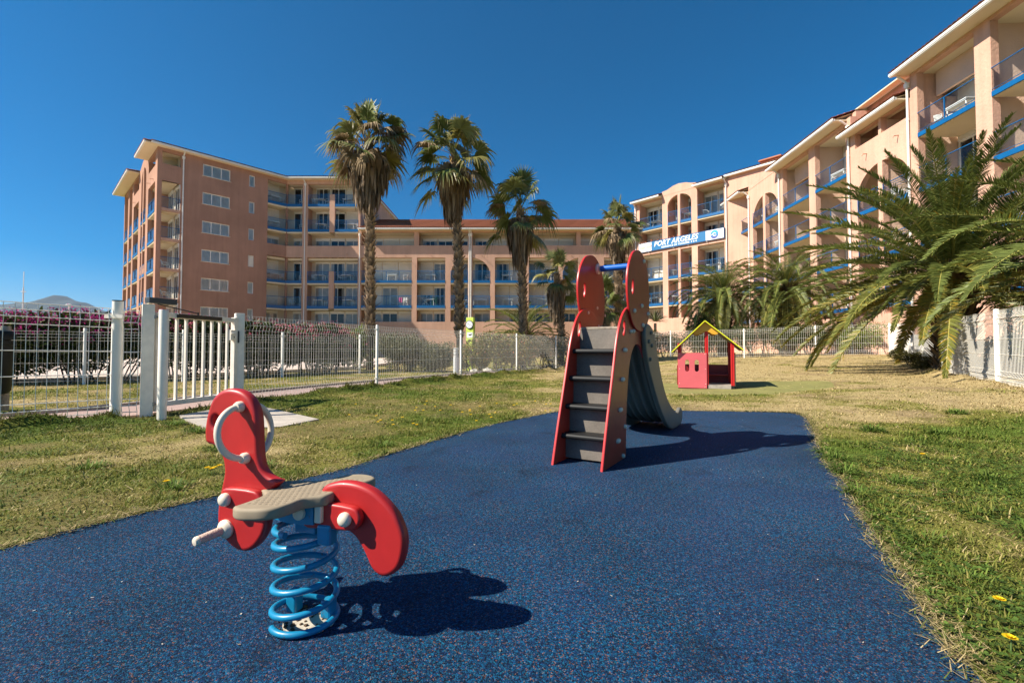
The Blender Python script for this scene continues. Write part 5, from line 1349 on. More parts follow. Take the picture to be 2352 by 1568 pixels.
mb = MB().mat('soffit_paint'); FW.box(mb, -0.95, 3.95, 0.326, DW - 0.01, 13.50, 13.60); mb.build('loggia_ceiling', RW)
eave(FW, RW, -4.8, -0.95, ZW, 0.75, 4.5, 0.32); eave(FW, RW, 3.95, 12.1, ZW, 0.75, 5.0, 0.32)
eave(FW, RW, 12.15, 16.6, 13.44, 0.55, 1.2, 0.32); eave(FW, RW, 16.65, 31.0, ZW + 0.02, 0.75, 6.0, 0.32)
eave(FW, RW, 11.5, 17.3, 15.25, -1.05, 6.0, 0.32)
for u, z in ((-0.72, ZW), (4.35, ZW), (12.28, 14.5), (16.72, ZW)): downpipe(FW, RW, u, -0.08, 0.3, z)
mb = MB().mat('stucco')
for u in (13.7, 16.0): mb.tube([FW.p(u, 0.1, 11.9), FW.p(u, -0.25, 11.86), FW.p(u, -0.27, 11.78)], 0.03, 5)
mb.build('waterspout', RW)
# ================================================================== vegetation
def unit(v): return v / (np.linalg.norm(v, axis=-1, keepdims=True) + 1e-9)

# ---------------------------------------------------------------- fan palms
def fan_leaf(nm, base, yaw, elev, pet, rad, rs, col, droop, nseg=26, spread=R(235), fold=0.0, tipcol=None):
    """one fan leaf: a petiole and a pleated fan whose segment tips hang down"""
    d = np.array([math.cos(yaw) * math.cos(elev), math.sin(yaw) * math.cos(elev), math.sin(elev)])
    side = np.array([-math.sin(yaw), math.cos(yaw), 0.0]); up = np.cross(d, side) * -1.0
    up = np.cross(side, d) * -1.0
    if up[2] < 0 and elev < R(80): up = -up
    # petiole, bending a little downward
    n = 5; P = []
    for i in range(n + 1):
        t = i / n; P.append(base + d * pet * t - np.array([0, 0, 1]) * pet * 0.18 * t * t)
    P = np.array(P); w = np.linspace(0.030, 0.014, n + 1)[:, None]
    V = np.stack([P - side * w, P + side * w], 1).reshape(-1, 3)
    F = [(2 * i, 2 * i + 1, 2 * i + 3, 2 * i + 2) for i in range(n)]
    nm.quads(V, F, col * np.array([1.2, 1.05, 0.6]))
    hub = P[-1]; dh = unit(P[-1] - P[-2]); uph = np.cross(side, dh); uph = uph if uph[2] > 0 else -uph
    roll = rs.uniform(-1.0, 1.0); side = side * math.cos(roll) + uph * math.sin(roll); uph = np.cross(side, dh); uph = uph if uph[2] > 0 else -uph
    ns = 6
    for k in range(nseg):
        a = -spread / 2 + spread * k / (nseg - 1) + rs.uniform(-0.03, 0.03)
        dir_ = dh * math.cos(a) + side * math.sin(a) * (1 - fold) + uph * (0.22 * math.cos(a * 0.7) + rs.uniform(-0.06, 0.06)) * 0.6
        dir_ = unit(dir_); L = rad * (0.80 + 0.25 * math.cos(a * 0.8)) * rs.uniform(0.88, 1.08)
        t = np.linspace(0.03, 1, ns)[:, None]
        g = droop * rs.uniform(0.6, 1.35)
        C = hub + dir_ * L * (t - 0.18 * g * np.clip(t - 0.5, 0, 1) ** 2) - np.array([0, 0, 1.0]) * L * g * np.clip(t - 0.48, 0, 1) ** 1.5
        tang = unit(np.gradient(C, axis=0)); perp = unit(np.cross(tang, uph + 0.01))
        prof = np.array([0.30, 0.80, 0.95, 0.58, 0.30, 0.06])[:, None] * (L * spread / nseg * 0.46)
        tw = rs.uniform(-0.5, 0.5)
        off = perp * math.cos(tw) + np.cross(tang, perp) * math.sin(tw)
        V = np.stack([C - off * prof, C + off * prof], 1).reshape(-1, 3)
        F = [(2 * i, 2 * i + 1, 2 * i + 3, 2 * i + 2) for i in range(ns - 1)]
        c = np.tile(col * rs.uniform(0.75, 1.3), (ns * 2, 1))
        if tipcol is not None:
            m = np.clip((t - 0.62) / 0.35, 0, 1); m = np.repeat(m, 2, 0).reshape(-1, 1) * rs.uniform(0.3, 1)
            c = c * (1 - m) + tipcol * m
        nm.quads(V, F, c)

def fan_palm(label, x, y, h, crown_r, skirt_len, skirt_r, trunk_r, seed, n_green=34, group='fan palms beyond the fence', bend=(0, 0), dead_mid=10, top_up=1.0, el=(86, -32), dead_el=(-50, 25)):
    rs = np.random.RandomState(seed); z0 = gz(x, y)
    t = thing('fan_palm', label, 'palm tree', (x, y, z0), 0, group)
    # trunk: ringed column carrying old leaf bases
    top = np.array([bend[0], bend[1], h]); pts = []; rr_ = []
    for i in range(15):
        k = i / 14; pts.append((bend[0] * k * k, bend[1] * k * k, h * k)); rr_.append(trunk_r * (1.22 - 0.30 * k if k < 0.15 else 1.12 - 0.28 * k))
    mb = MB().mat('palm_trunk'); mb.tube(pts, rr_, 14); tr = mb.build('trunk', t, smooth=True)
    nm = NM(); nb = int(h / 0.115) * 9
    for i in range(nb):
        k = (i + rs.uniform(0, 1)) / nb
        k0 = 0.14 + 0.86 * k
        if k0 > 0.97: continue
        a = i * 2.39996; r_ = trunk_r * (1.10 - 0.28 * k0); c = np.array([bend[0] * k0 * k0, bend[1] * k0 * k0, h * k0])
        o = np.array([math.cos(a), math.sin(a), 0]); s = np.array([-math.sin(a), math.cos(a), 0])
        b = c + o * r_ * 0.93; ln = rs.uniform(0.13, 0.26) * (trunk_r / 0.115); w = rs.uniform(0.055, 0.10) * (trunk_r / 0.115); out = rs.uniform(0.35, 0.8) * (1.6 if rs.rand() < 0.12 else 1)
        sk = s * rs.uniform(-0.05, 0.05)
        V = [b - s * w, b + s * w, b + np.array([0, 0, ln * 0.6]) + o * ln * out * 0.6 + s * w * 0.8 + sk, b + np.array([0, 0, ln * 0.6]) + o * ln * out * 0.6 - s * w * 0.8 + sk,
             b + np.array([0, 0, ln]) + o * ln * out + s * w * 0.35 + sk, b + np.array([0, 0, ln]) + o * ln * out - s * w * 0.35 + sk,
             b + o * 0.01 - s * w - np.array([0, 0, 0.03]), b + o * 0.01 + s * w - np.array([0, 0, 0.03])]
        g = rs.uniform(0.5, 1.6); cc = np.array([0.27, 0.195, 0.13]) * g
        cs = np.tile(cc, (8, 1)); cs[4:6] *= 1.4; cs[6:8] *= 0.6
        nm.quads(V, [(0, 1, 2, 3), (3, 2, 4, 5), (6, 7, 1, 0)], cs)
    nm.build('leaf_bases', 'dry_leaf', tr)
    # hanging skirt of dead leaves
    nm = NM()
    if skirt_len > 0:
        ns = int(520 * skirt_r * skirt_len)
        for i in range(ns):
            k = rs.rand(); a = rs.uniform(0, 2 * math.pi)
            zt = h - 0.55 - k * skirt_len * 0.72; c = np.array([bend[0], bend[1], zt])
            r0 = trunk_r * 0.9; r1 = skirt_r * (0.62 + 0.38 * math.sin(math.pi * min(1, k * 1.15 + 0.12))) * rs.uniform(0.55, 1.08)
            ln = rs.uniform(0.55, 1.15) * min(1.0, skirt_len)
            o = np.array([math.cos(a), math.sin(a), 0]); s = np.array([-math.sin(a), math.cos(a), 0])
            p0 = c + o * r0; p1 = c + o * r1 + np.array([0, 0, -0.12 * rs.uniform(-0.4, 1.5)]); 
            t_ = np.linspace(0, 1, 5)[:, None]
            lower = p1 + (o * rs.uniform(-0.25, 0.06) + s * rs.uniform(-0.12, 0.12)) * t_ + np.array([0, 0, -1.0]) * ln * t_
            C = np.concatenate([p0[None], lower]); n_ = len(C)
            w = np.array([0.02, 0.05, 0.06, 0.045, 0.03, 0.006])[:, None] * rs.uniform(0.5, 1.5)
            d_ = s * math.cos(tw := rs.uniform(-0.9, 0.9)) + o * math.sin(tw)
            V = np.stack([C - d_ * w, C + d_ * w], 1).reshape(-1, 3)
            base = np.array([0.235, 0.165, 0.105]) if rs.rand() < 0.7 else np.array([0.31, 0.235, 0.165])
            nm.quads(V, [(2 * i_, 2 * i_ + 1, 2 * i_ + 3, 2 * i_ + 2) for i_ in range(n_ - 1)], base * rs.uniform(0.45, 1.25))
        nm.build('dead_leaf_skirt', 'dry_leaf', t)
    # green crown
    nm = NM(); base = np.array([bend[0], bend[1], h])
    pet = crown_r * 0.66; rad = crown_r * 0.50
    for i in range(n_green):
        k = i / (n_green - 1); yaw = i * 2.39996 + rs.uniform(-0.25, 0.25)
        el_ = R(el[0] + (el[1] - el[0]) * k ** 0.85) + rs.uniform(-0.28, 0.28)
        g = np.array([0.120, 0.150, 0.042]) if rs.rand() < 0.6 else np.array([0.185, 0.205, 0.075])
        if rs.rand() < 0.12: g = np.array([0.24, 0.215, 0.06])
        fan_leaf(nm, base + np.array([0, 0, 0.15 - 1.05 * k * crown_r / 2]), yaw, el_, pet * rs.uniform(0.65, 1.25), rad * rs.uniform(0.85, 1.15), rs, g * rs.uniform(0.8, 1.25), (0.15 if k < 0.08 else 1.30) * rs.uniform(0.6, 1.3) * top_up, tipcol=np.array([0.36, 0.27, 0.13]))
    nm.build('crown', 'leaf', t)
    if dead_mid:
        nm = NM()
        for i in range(dead_mid):
            yaw = i * 2.39996 + 1 + rs.uniform(-0.3, 0.3); el_ = R(rs.uniform(*dead_el)); g = np.array([0.30, 0.215, 0.125]) * rs.uniform(0.6, 1.2)
            fan_leaf(nm, base + np.array([0, 0, -0.15]), yaw, el_, pet * rs.uniform(0.7, 1.1), rad * rs.uniform(0.8, 1.05), rs, g, 1.6, fold=0.35)
        nm.build('dry_leaves', 'dry_leaf', t)
    return t

def PX(px, D): return (px - 1176) / 1085 * D
def PZ(py, D): return 0.9 + (801 - py) / 1085 * D
fan_palm('tallest fan palm, nearest the brown end wall, with a thick grey dead leaf skirt', PX(850, 20), 20, 9.95, 1.78, 2.55, 0.80, 0.125, 11, 25, bend=(-0.15, 0), dead_mid=20, el=(88, 2), dead_el=(-45, 35))
fan_palm('second tall fan palm, its long trunk in front of the middle wing downpipe', PX(1056, 21), 21, 9.75, 1.85, 2.55, 0.66, 0.125, 23, 34, bend=(-0.32, 0), dead_mid=5, el=(82, -34))
fan_palm('mid height fan palm between the small leaning palm and the tall pair', PX(1202, 22), 22, 7.6, 1.6, 2.1, 0.60, 0.12, 35, 27, bend=(-0.15, 0), dead_mid=3, el=(84, -22))
fan_palm('fan palm rising behind the slide just left of the lettered sign', PX(1422, 27), 27, 7.9, 1.45, 1.3, 0.70, 0.14, 47, 25, bend=(-0.05, 0), dead_mid=7, el=(88, -10))
fan_palm('small bright fan palm leaning left just beside the slide ladder', PX(1290, 24), 24, 4.75, 1.2, 1.6, 0.46, 0.11, 59, 17, bend=(-0.25, 0), dead_mid=1, el=(80, -20))
fan_palm('low fan palm seen between the two red ears of the slide', PX(1388, 25.4), 25.9, 3.6, 1.25, 0.9, 0.40, 0.12, 71, 20, bend=(0.1, 0), dead_mid=3)

# ---------------------------------------------------------------- feather palms
def frond(nm, base, yaw, e0, L, rs, droop=1.1, npair=62, leaf=0.46, col=(0.07, 0.10, 0.022), yellow=0.0, twist=0.0, width=0.0125):
    n = 26; s = np.linspace(0, 1, n); ds = L / (n - 1)
    el = e0 - droop * s ** 1.35
    hx = np.concatenate([[0], np.cumsum(np.cos((el[:-1] + el[1:]) / 2) * ds)]); hz = np.concatenate([[0], np.cumsum(np.sin((el[:-1] + el[1:]) / 2) * ds)])
    fwd = np.array([math.cos(yaw), math.sin(yaw), 0]); sd = np.array([-math.sin(yaw), math.cos(yaw), 0])
    sway = twist * s ** 2
    P = base + hx[:, None] * fwd + hz[:, None] * np.array([0, 0, 1.0]) + sd * (sway * L)[:, None]
    T = unit(np.gradient(P, axis=0)); S = unit(np.cross(T, np.array([0, 0, 1.0]) + 0 * T)); U = np.cross(S, T)
    w = np.interp(s, [0, 0.12, 1], [0.045, 0.022, 0.004])[:, None] * (L / 4)
    V = np.stack([P - S * w, P + U * w * 0.8, P + S * w], 1).reshape(-1, 3)
    F = []
    for i in range(n - 1): F += [(3 * i, 3 * i + 1, 3 * i + 4, 3 * i + 3), (3 * i + 1, 3 * i + 2, 3 * i + 5, 3 * i + 4)]
    nm.quads(V, F, np.array([0.44, 0.39, 0.10]))
    # leaflets
    m = npair * 2
    t = np.repeat(np.linspace(0.10, 0.995, npair), 2) + rs.uniform(-0.004, 0.004, m); side = np.tile([-1.0, 1.0], npair)
    f = lambda A: np.stack([np.interp(t, s, A[:, k]) for k in range(3)], -1)
    p = f(P); tt = unit(f(T)); ss = unit(f(S)); uu = unit(f(U))
    ln = leaf * np.interp(t, [0.08, 0.2, 0.45, 0.8, 1.0], [0.35, 0.8, 1.0, 0.72, 0.30]) * rs.uniform(0.85, 1.12, m)
    ang = np.interp(t, [0.1, 0.6, 1.0], [1.15, 0.85, 0.35])
    d = tt * np.cos(ang)[:, None] + ss * (side * np.sin(ang))[:, None] + uu * rs.uniform(0.05, 0.60, m)[:, None]
    d = unit(d)
    g = rs.uniform(0.03, 0.24, m)[:, None]
    k = np.array([0, 0.35, 0.7, 1.0])
    C = p[:, None, :] + d[:, None, :] * (ln[:, None] * k)[..., None] - np.array([0, 0, 1.0]) * (g * ln[:, None] * k ** 2)[..., None]
    nrm = unit(np.cross(d, uu)); wv = (width * L / 4) * np.array([0.45, 1.0, 0.75, 0.10])
    wd = nrm * 0.75 + uu * (rs.uniform(0.1, 1.0, m) * side)[:, None]; wd = unit(np.cross(d, unit(np.cross(wd, d))))
    off = wd[:, None, :] * wv[None, :, None]
    V = np.stack([C - off, C + off], 2).reshape(-1, 3)
    idx = np.arange(m)[:, None] * 8
    F = np.concatenate([np.stack([idx + 2 * j, idx + 2 * j + 1, idx + 2 * j + 3, idx + 2 * j + 2], -1)[:, 0, :] for j in range(3)])
    c = np.array(col) * rs.uniform(0.7, 1.35, m)[:, None]
    yl = (rs.rand(m) < yellow)[:, None]; c = np.where(yl, np.array([0.36, 0.25, 0.035]) * rs.uniform(0.6, 1.2, m)[:, None], c)
    nm.quads(V, F, np.repeat(c, 8, 0))

def feather_palm(label, x, y, trunk_h, L, n, seed, trunk_r=0.35, e_lo=-42, e_hi=84, group='feather palms', npair=62, skip=None, leaf=0.46, specials=(), col=(0.135, 0.162, 0.038), droop=(0.9, 1.45), zbase=None):
    rs = np.random.RandomState(seed); z0 = gz(x, y) if zbase is None else zbase
    t = thing('feather_palm', label, 'palm tree', (x, y, z0), 0, group)
    mb = MB().mat('palm_trunk_dark'); mb.tube([(0, 0, -0.2), (0, 0, trunk_h * 0.3), (0, 0, trunk_h * 0.8), (0, 0, trunk_h + 0.15)], [trunk_r * 1.05, trunk_r * 0.95, trunk_r * 1.1, trunk_r * 0.6], 14); tr = mb.build('trunk', t, smooth=True)
    nm = NM(); nb = int(trunk_h / 0.09) * 10
    for i in range(nb):
        k = i / nb; a = i * 2.39996; c = np.array([0, 0, trunk_h * k]); o = np.array([math.cos(a), math.sin(a), 0]); s = np.array([-math.sin(a), math.cos(a), 0])
        b = c + o * trunk_r * 0.92; w = 0.085; ln = rs.uniform(0.12, 0.26) * (1.0 + k)
        V = [b - s * w, b + s * w, b + np.array([0, 0, ln]) + o * ln * 0.8 + s * w * 0.4, b + np.array([0, 0, ln]) + o * ln * 0.8 - s * w * 0.4]
        nm.quads(V, [(0, 1, 2, 3)], np.array([0.16, 0.11, 0.06]) * rs.uniform(0.5, 1.4))
    nm.build('leaf_bases', 'dry_leaf', tr)
    nm = NM()
    for i in range(n):
        k = i / (n - 1); yaw = i * 2.39996 + rs.uniform(-0.2, 0.2); e = R(e_hi + (e_lo - e_hi) * k ** 0.9) + rs.uniform(-0.09, 0.09)
        r_ = trunk_r * 0.55 * min(1, k * 2)
        b = np.array([math.cos(yaw) * r_, math.sin(yaw) * r_, trunk_h + 0.12 - 0.25 * k])
        cl = np.array(col) * rs.uniform(0.8, 1.25) * (np.array([1.15, 1.0, 0.9]) if k > 0.7 else 1.0)
        frond(nm, b, yaw, e, L * rs.uniform(0.85, 1.08) * (0.82 if k < 0.15 else 1), rs, rs.uniform(*droop), npair, leaf * L / 4, cl, 0.03 if k < 0.8 else 0.22, rs.uniform(-0.07, 0.07))
    for (yaw, e, LL, dr, tw, yel) in specials:
        frond(nm, np.array([0, 0, trunk_h]), yaw, e, LL, rs, dr, npair, leaf * LL / 4, np.array(col) * rs.uniform(0.85, 1.2), yel, tw)
    nm.build('crown', 'leaf', t)
    return t

feather_palm('low feather palm between the fan palm trunks before the middle wing', PX(1206, 24.5), 24.5, 1.55, 2.6, 60, 101, 0.28, -35, 84, npair=90, droop=(0.8, 1.4))
feather_palm('left of the two feather palms beyond the back fence near the sign block', PX(1664, 28.5), 28.5, 3.7, 3.4, 105, 113, 0.38, -52, 84, npair=105, droop=(0.95, 1.7), leaf=0.42)
feather_palm('right of the two feather palms beyond the back fence, with a thick dark trunk', PX(1808, 27.0), 27.0, 3.75, 3.7, 110, 127, 0.42, -52, 84, npair=105, droop=(0.95, 1.7), leaf=0.42)
feather_palm('huge feather palm with long arching fronds spilling over the right fence', 12.35, 13.2, 2.75, 4.4, 128, 139, 0.45, -22, 86, npair=170, droop=(0.5, 1.08), leaf=0.35)
feather_palm('feather palm at the right edge whose fronds hang in front of the fence posts', 11.9, 9.1, 2.45, 3.9, 34, 151, 0.40, -10, 84, npair=160, droop=(0.8, 1.3), leaf=0.36,
             specials=[(R(180), R(32), 4.3, 1.35, 0.02, 0.02), (R(192), R(16), 4.3, 1.2, -0.02, 0.02), (R(172), R(4), 3.9, 1.0, 0.0, 0.04), (R(205), R(-6), 3.7, 0.9, 0.03, 0.06)])

# ---------------------------------------------------------------- leafy shrubs
def leaf_cloud(nm, C, n, rs, ln, w, cols, upw=0.5, jitter=1.0, outward=None):
    """n lance-shaped leaves, each a folded pair of quads"""
    d = rs.normal(size=(n, 3)); d[:, 2] = np.abs(d[:, 2]) * upw + 0.15 * upw
    if outward is not None: d = d * 0.7 + outward
    d = unit(d); L = ln * rs.uniform(0.6, 1.25, n)[:, None]; s = unit(np.cross(d, rs.normal(size=(n, 3)))); u = np.cross(s, d)
    W_ = w * rs.uniform(0.7, 1.3, n)[:, None]
    sag = np.array([0, 0, -1.0]) * L * rs.uniform(0.0, 0.35, n)[:, None]
    V = np.stack([C - s * W_ * 0.3, C + s * W_ * 0.3, C + d * L * 0.5 + s * W_ + u * W_ * 0.3, C + d * L * 0.5 - s * W_ + u * W_ * 0.3, C + d * L + s * W_ * 0.15 + sag, C + d * L - s * W_ * 0.15 + sag], 1).reshape(-1, 3)
    i = np.arange(n)[:, None] * 6
    F = np.concatenate([i + np.array([0, 1, 2, 3]), i + np.array([3, 2, 4, 5])])
    nm.quads(V, F, np.repeat(cols, 6, 0))

def pick(rs, n, pal):
    p = np.array([c for c, _ in pal]); w = np.array([w_ for _, w_ in pal]); w = w / w.sum()
    return p[rs.choice(len(p), n, p=w)] * rs.uniform(0.6, 1.4, n)[:, None]

def shrub(name, label, cat, x, y, rx, ry, h, seed, n=5000, ln=0.11, w=0.014, pal=None, flowers=None, z0=None, low=0.15, rot=0.0, stems=14, group=None, nfl=60, flow_top=0.55, lumps=9, fill=0.55, flat=False):
    rs = np.random.RandomState(seed); zb = gz(x, y) if z0 is None else z0
    t = thing(name, label, cat, (x, y, zb), rot, group)
    # irregular body from several overlapping lumps
    lc = np.stack([rs.uniform(-0.62, 0.62, lumps) * rx, rs.uniform(-0.62, 0.62, lumps) * ry, h * rs.uniform(0.30, 0.72, lumps)], -1)
    lr = np.stack([rx * rs.uniform(0.32, 0.52, lumps), ry * rs.uniform(0.36, 0.6, lumps), h * rs.uniform(0.24, 0.36, lumps)], -1)
    if flat: lc[:, 2] = h * rs.uniform(0.4, 0.80, lumps)
    k = rs.randint(0, lumps, n); v = unit(rs.normal(size=(n, 3))); r = rs.uniform(fill, 1.0, n) ** 0.6
    C = lc[k] + v * lr[k] * r[:, None]
    C[:, 2] = np.clip(C[:, 2], h * low * rs.uniform(0.4, 1.2, n), h * (rs.uniform(0.86, 0.99, n) if flat else 1.0))
    nm = NM(); leaf_cloud(nm, C, n, rs, ln, w, pick(rs, n, pal), outward=v * 0.6)
    nm.build('foliage', 'leaf', t)
    mb = MB().mat('wood_stem')
    for i in range(stems):
        a = lc[i % lumps]; b = np.array([a[0] * 0.6 + rs.uniform(-0.15, 0.15) * rx, a[1] * 0.6, 0.0])
        mid = (a + b) / 2 + rs.uniform(-0.06, 0.06, 3); mb.tube([b, mid, a], [0.022, 0.016, 0.006], 5)
    mb.build('stems', t)
    if flowers:
        nm = NM(); kk = rs.randint(0, lumps, nfl); v = unit(rs.normal(size=(nfl, 3))); v[:, 2] = np.abs(v[:, 2]) * 1.2
        v = unit(v); c0 = lc[kk] + v * lr[kk] * 1.05; keep = c0[:, 2] > h * flow_top * rs.uniform(0.6, 1.0, nfl); c0 = c0[keep]
        if flat: c0[:, 2] = np.minimum(c0[:, 2], h * rs.uniform(0.84, 1.03, len(c0)))
        for c in c0:
            q = rs.randint(8, 20); cc = c + rs.normal(size=(q, 3)) * np.array([0.075, 0.075, 0.055])
            leaf_cloud(nm, cc, q, rs, 0.045, 0.022, pick(rs, q, flowers), upw=1.0)
        nm.build('blossom', 'petal', t)
    return t

OLE = [((0.055, 0.080, 0.018), 4), ((0.095, 0.125, 0.026), 2), ((0.03, 0.042, 0.012), 3), ((0.20, 0.21, 0.05), 0.5)]
MAG = [((0.46, 0.035, 0.20), 3), ((0.58, 0.07, 0.28), 2), ((0.34, 0.02, 0.14), 2)]
PNK = [((0.70, 0.13, 0.22), 3), ((0.78, 0.28, 0.36), 2), ((0.58, 0.07, 0.14), 2)]
hedge = [(-15.6, 10.2, MAG, 'leftmost oleander bush, thick with magenta blossom, under the mountain'), (-13.2, 11.6, MAG, 'oleander bush with magenta blossom left of the tall round gate post'), (-11.2, 13.0, MAG, 'oleander bush with paler magenta blossom just behind the tall round gate post'),
         (-9.7, 14.4, PNK, 'mostly green oleander bush seen through the gate bars'), (-8.6, 16.0, PNK, 'pink flowered oleander bush right of the gate, below the brown end wall'), (-7.4, 17.7, PNK, 'pink flowered oleander bush under the left block balconies')]
for i, (x, y, fl, lab) in enumerate(hedge):
    sx = [2.3, 2.1, 2.0, 1.75, 1.7, 1.75][i]
    shrub('oleander_bush', lab, 'bush', x, y, sx, 0.75, [1.72, 1.82, 1.92, 1.86, 1.80, 1.82][i], 200 + i, 15000, 0.17, 0.026, OLE, fl, rot=[0.5, 0.55, 0.75, 0.9, 0.95, 0.95][i], group='flowering oleander bushes', nfl=[900, 700, 420, 150, 260, 300][i], lumps=14, stems=26, low=0.12, fill=0.2, flow_top=0.80, flat=True)
LIM = [((0.16, 0.21, 0.03), 3), ((0.22, 0.26, 0.04), 2), ((0.09, 0.12, 0.025), 2)]
shrub('green_bush', 'bright yellow green leafy bush left of the tallest palm trunk', 'bush', -6.9, 19.9, 1.3, 0.8, 2.05, 230, 5000, 0.13, 0.018, LIM, lumps=9)
GRY = [((0.17, 0.175, 0.085), 3), ((0.24, 0.235, 0.13), 2), ((0.08, 0.085, 0.04), 3)]
shrub('grey_shrub', 'rounded grey green shrub behind the fence, right of the tallest palm trunk', 'shrub', -4.3, 18.7, 1.0, 0.9, 1.55, 231, 13000, 0.07, 0.016, GRY, lumps=13, low=0.04, fill=0.25)
shrub('grey_shrub', 'rounded grey green shrub behind the fence, left of the bollard light', 'shrub', -2.9, 18.6, 0.95, 0.8, 1.42, 232, 13000, 0.07, 0.016, GRY, lumps=13, low=0.04, fill=0.25)
PHO = [((0.20, 0.19, 0.05), 3), ((0.30, 0.24, 0.07), 2), ((0.11, 0.12, 0.03), 3), ((0.34, 0.10, 0.05), 0.6)]
shrub('photinia_bush', 'yellowish bush with reddish tips right of the lime clock post', 'bush', -0.35, 20.3, 1.35, 0.9, 1.95, 233, 9500, 0.10, 0.026, PHO, lumps=13, low=0.04, fill=0.25)
shrub('green_bush', 'pale olive bush behind the fence under the small leaning palm', 'bush', 1.75, 22.8, 1.5, 0.9, 1.55, 234, 5500, 0.09, 0.020, [((0.19, 0.20, 0.06), 3), ((0.12, 0.13, 0.035), 3), ((0.26, 0.25, 0.09), 1)], lumps=10)
HDG = [((0.045, 0.06, 0.018), 4), ((0.075, 0.095, 0.025), 2), ((0.13, 0.17, 0.03), 0.7)]
for i, (x, y, lab) in enumerate([(8.6, 27.2, 'dark hedge plant behind the back fence, left of the playhouse roof'), (10.9, 26.2, 'dark hedge plant straight behind the playhouse roof'), (13.1, 25.2, 'dark hedge plant behind the back fence right of the playhouse'), (15.4, 24.3, 'dark hedge plant behind the back fence beside the hanging yellow frond'), (17.5, 23.6, 'dark hedge plant with bright leaves at the right end of the back fence')]):
    shrub('hedge_plant', lab, 'hedge', x, y, 1.5, 0.8, [1.5, 1.75, 1.7, 1.6, 1.7][i], 240 + i, 7000, 0.08, 0.018, HDG if i < 4 else LIM, None, rot=-0.4, group='clipped hedge behind the back fence', lumps=14, low=0.02, fill=0.2, flat=True)
shrub('oleander_bush', 'bright green oleander with a few pink flowers above the playhouse roof', 'bush', 11.6, 28.4, 1.7, 1.0, 3.05, 250, 7500, 0.17, 0.020, [((0.11, 0.15, 0.03), 3), ((0.17, 0.22, 0.04), 2), ((0.06, 0.08, 0.02), 2)], PNK, nfl=26, lumps=11, group='flowering oleander bushes')
shrub('green_bush', 'bright green bush above the back fence between the two feather palms', 'bush', 15.9, 26.8, 1.3, 0.9, 2.6, 251, 5000, 0.12, 0.020, LIM, lumps=9)
shrub('photinia_bush', 'low bush with reddish tips just right of the slide ears', 'bush', 8.1, 28.6, 1.3, 0.9, 2.15, 252, 4500, 0.11, 0.018, [((0.11, 0.15, 0.03), 3), ((0.06, 0.08, 0.02), 2), ((0.34, 0.07, 0.05), 1.0)], lumps=9)
def spiky(label, x, y, h, r, seed):
    rs = np.random.RandomState(seed); t = thing('yucca', label, 'plant', (x, y, gz(x, y)), 0, 'spiky yuccas')
    mb = MB().mat('palm_trunk'); mb.tube([(0, 0, -0.1), (0, 0, h - 0.1)], 0.09, 8); mb.build('stem', t)
    n = 90; d = rs.normal(size=(n, 3)); d[:, 2] = np.abs(d[:, 2]) * 1.3; d = unit(d); C = np.tile(np.array([0, 0, h]), (n, 1)); nm = NM()
    s = unit(np.cross(d, np.array([0.1, 0.2, 1.0]))); L = r * rs.uniform(0.8, 1.1, n)[:, None]
    V = np.stack([C - s * 0.02, C + s * 0.02, C + d * L * 0.6 + s * 0.022, C + d * L * 0.6 - s * 0.022, C + d * L + s * 0.003 - np.array([0, 0, .1]) * L, C + d * L - s * 0.003 - np.array([0, 0, .1]) * L], 1).reshape(-1, 3)
    i = np.arange(n)[:, None] * 6; nm.quads(V, np.concatenate([i + np.array([0, 1, 2, 3]), i + np.array([3, 2, 4, 5])]), np.repeat(pick(rs, n, [((0.12, 0.13, 0.05), 2), ((0.2, 0.19, 0.08), 1)]), 6, 0)); nm.build('leaves', 'leaf', t)
shrub('photinia_bush', 'yellowish bush hiding the foot of the lime clock post', 'bush', -1.5, 18.85, 0.72, 0.55, 1.46, 236, 3600, 0.09, 0.024, PHO, lumps=8)
for i, (x, y, lab) in enumerate([(12.9, 10.6, 'dark bush behind the wires of the nearest right fence panel'), (15.2, 14.6, 'dark bush behind the right fence, shaded by the huge feather palm')]):
    shrub('hedge_plant', lab, 'hedge', x, y, 1.5, 1.3, 1.15, 280 + i, 5000, 0.09, 0.02, HDG, None, lumps=10, low=0.02)
spiky('left of two spiky yuccas against the wall right of the slide', 7.75, 29.6, 2.1, 0.85, 260); spiky('right of two spiky yuccas against the wall right of the slide', 8.95, 29.5, 2.2, 0.9, 261)
for i, (x, y, rx, lab) in enumerate([(15.2, 18.0, 0.8, 'small dark green mound plant at the bend of the right fence'), (13.7, 15.9, 0.6, 'mossy tuft under the fence beside a round white post'), (12.6, 14.0, 0.55, 'mossy tuft between the two nearest posts of the right fence')]):
    shrub('mound_plant', lab, 'plant', x - 0.3, y - 0.1, rx, 0.35, 0.42, 270 + i, 2600, 0.07, 0.008, [((0.10, 0.095, 0.02), 3), ((0.16, 0.14, 0.035), 2), ((0.05, 0.05, 0.012), 2)], lumps=7, low=0.0, stems=3)
for i, (x, y, s_) in enumerate([(-1.45, 18.2, 0.16), (-0.95, 18.6, 0.20), (-0.45, 19.0, 0.15)]):
    bm = bmesh.new(); bmesh.ops.create_icosphere(bm, subdivisions=2, radius=s_)
    for v in bm.verts: v.co *= 1 + 0.25 * (math.sin(v.co.x * 31 + i) * math.cos(v.co.y * 27)); v.co.z *= 0.6
    me = bpy.data.meshes.new('stone'); bm.to_mesh(me); bm.free(); me.materials.append(MATS['stone']); o = link('stone', me); o.location = (x, y, gz(x, y) + 0.03)
    tag(o, ['leftmost pale stone at the foot of the yellowish bush', 'middle pale stone at the foot of the yellowish bush', 'rightmost pale stone at the foot of the yellowish bush'][i], 'stone', 'pale stones by the fence')

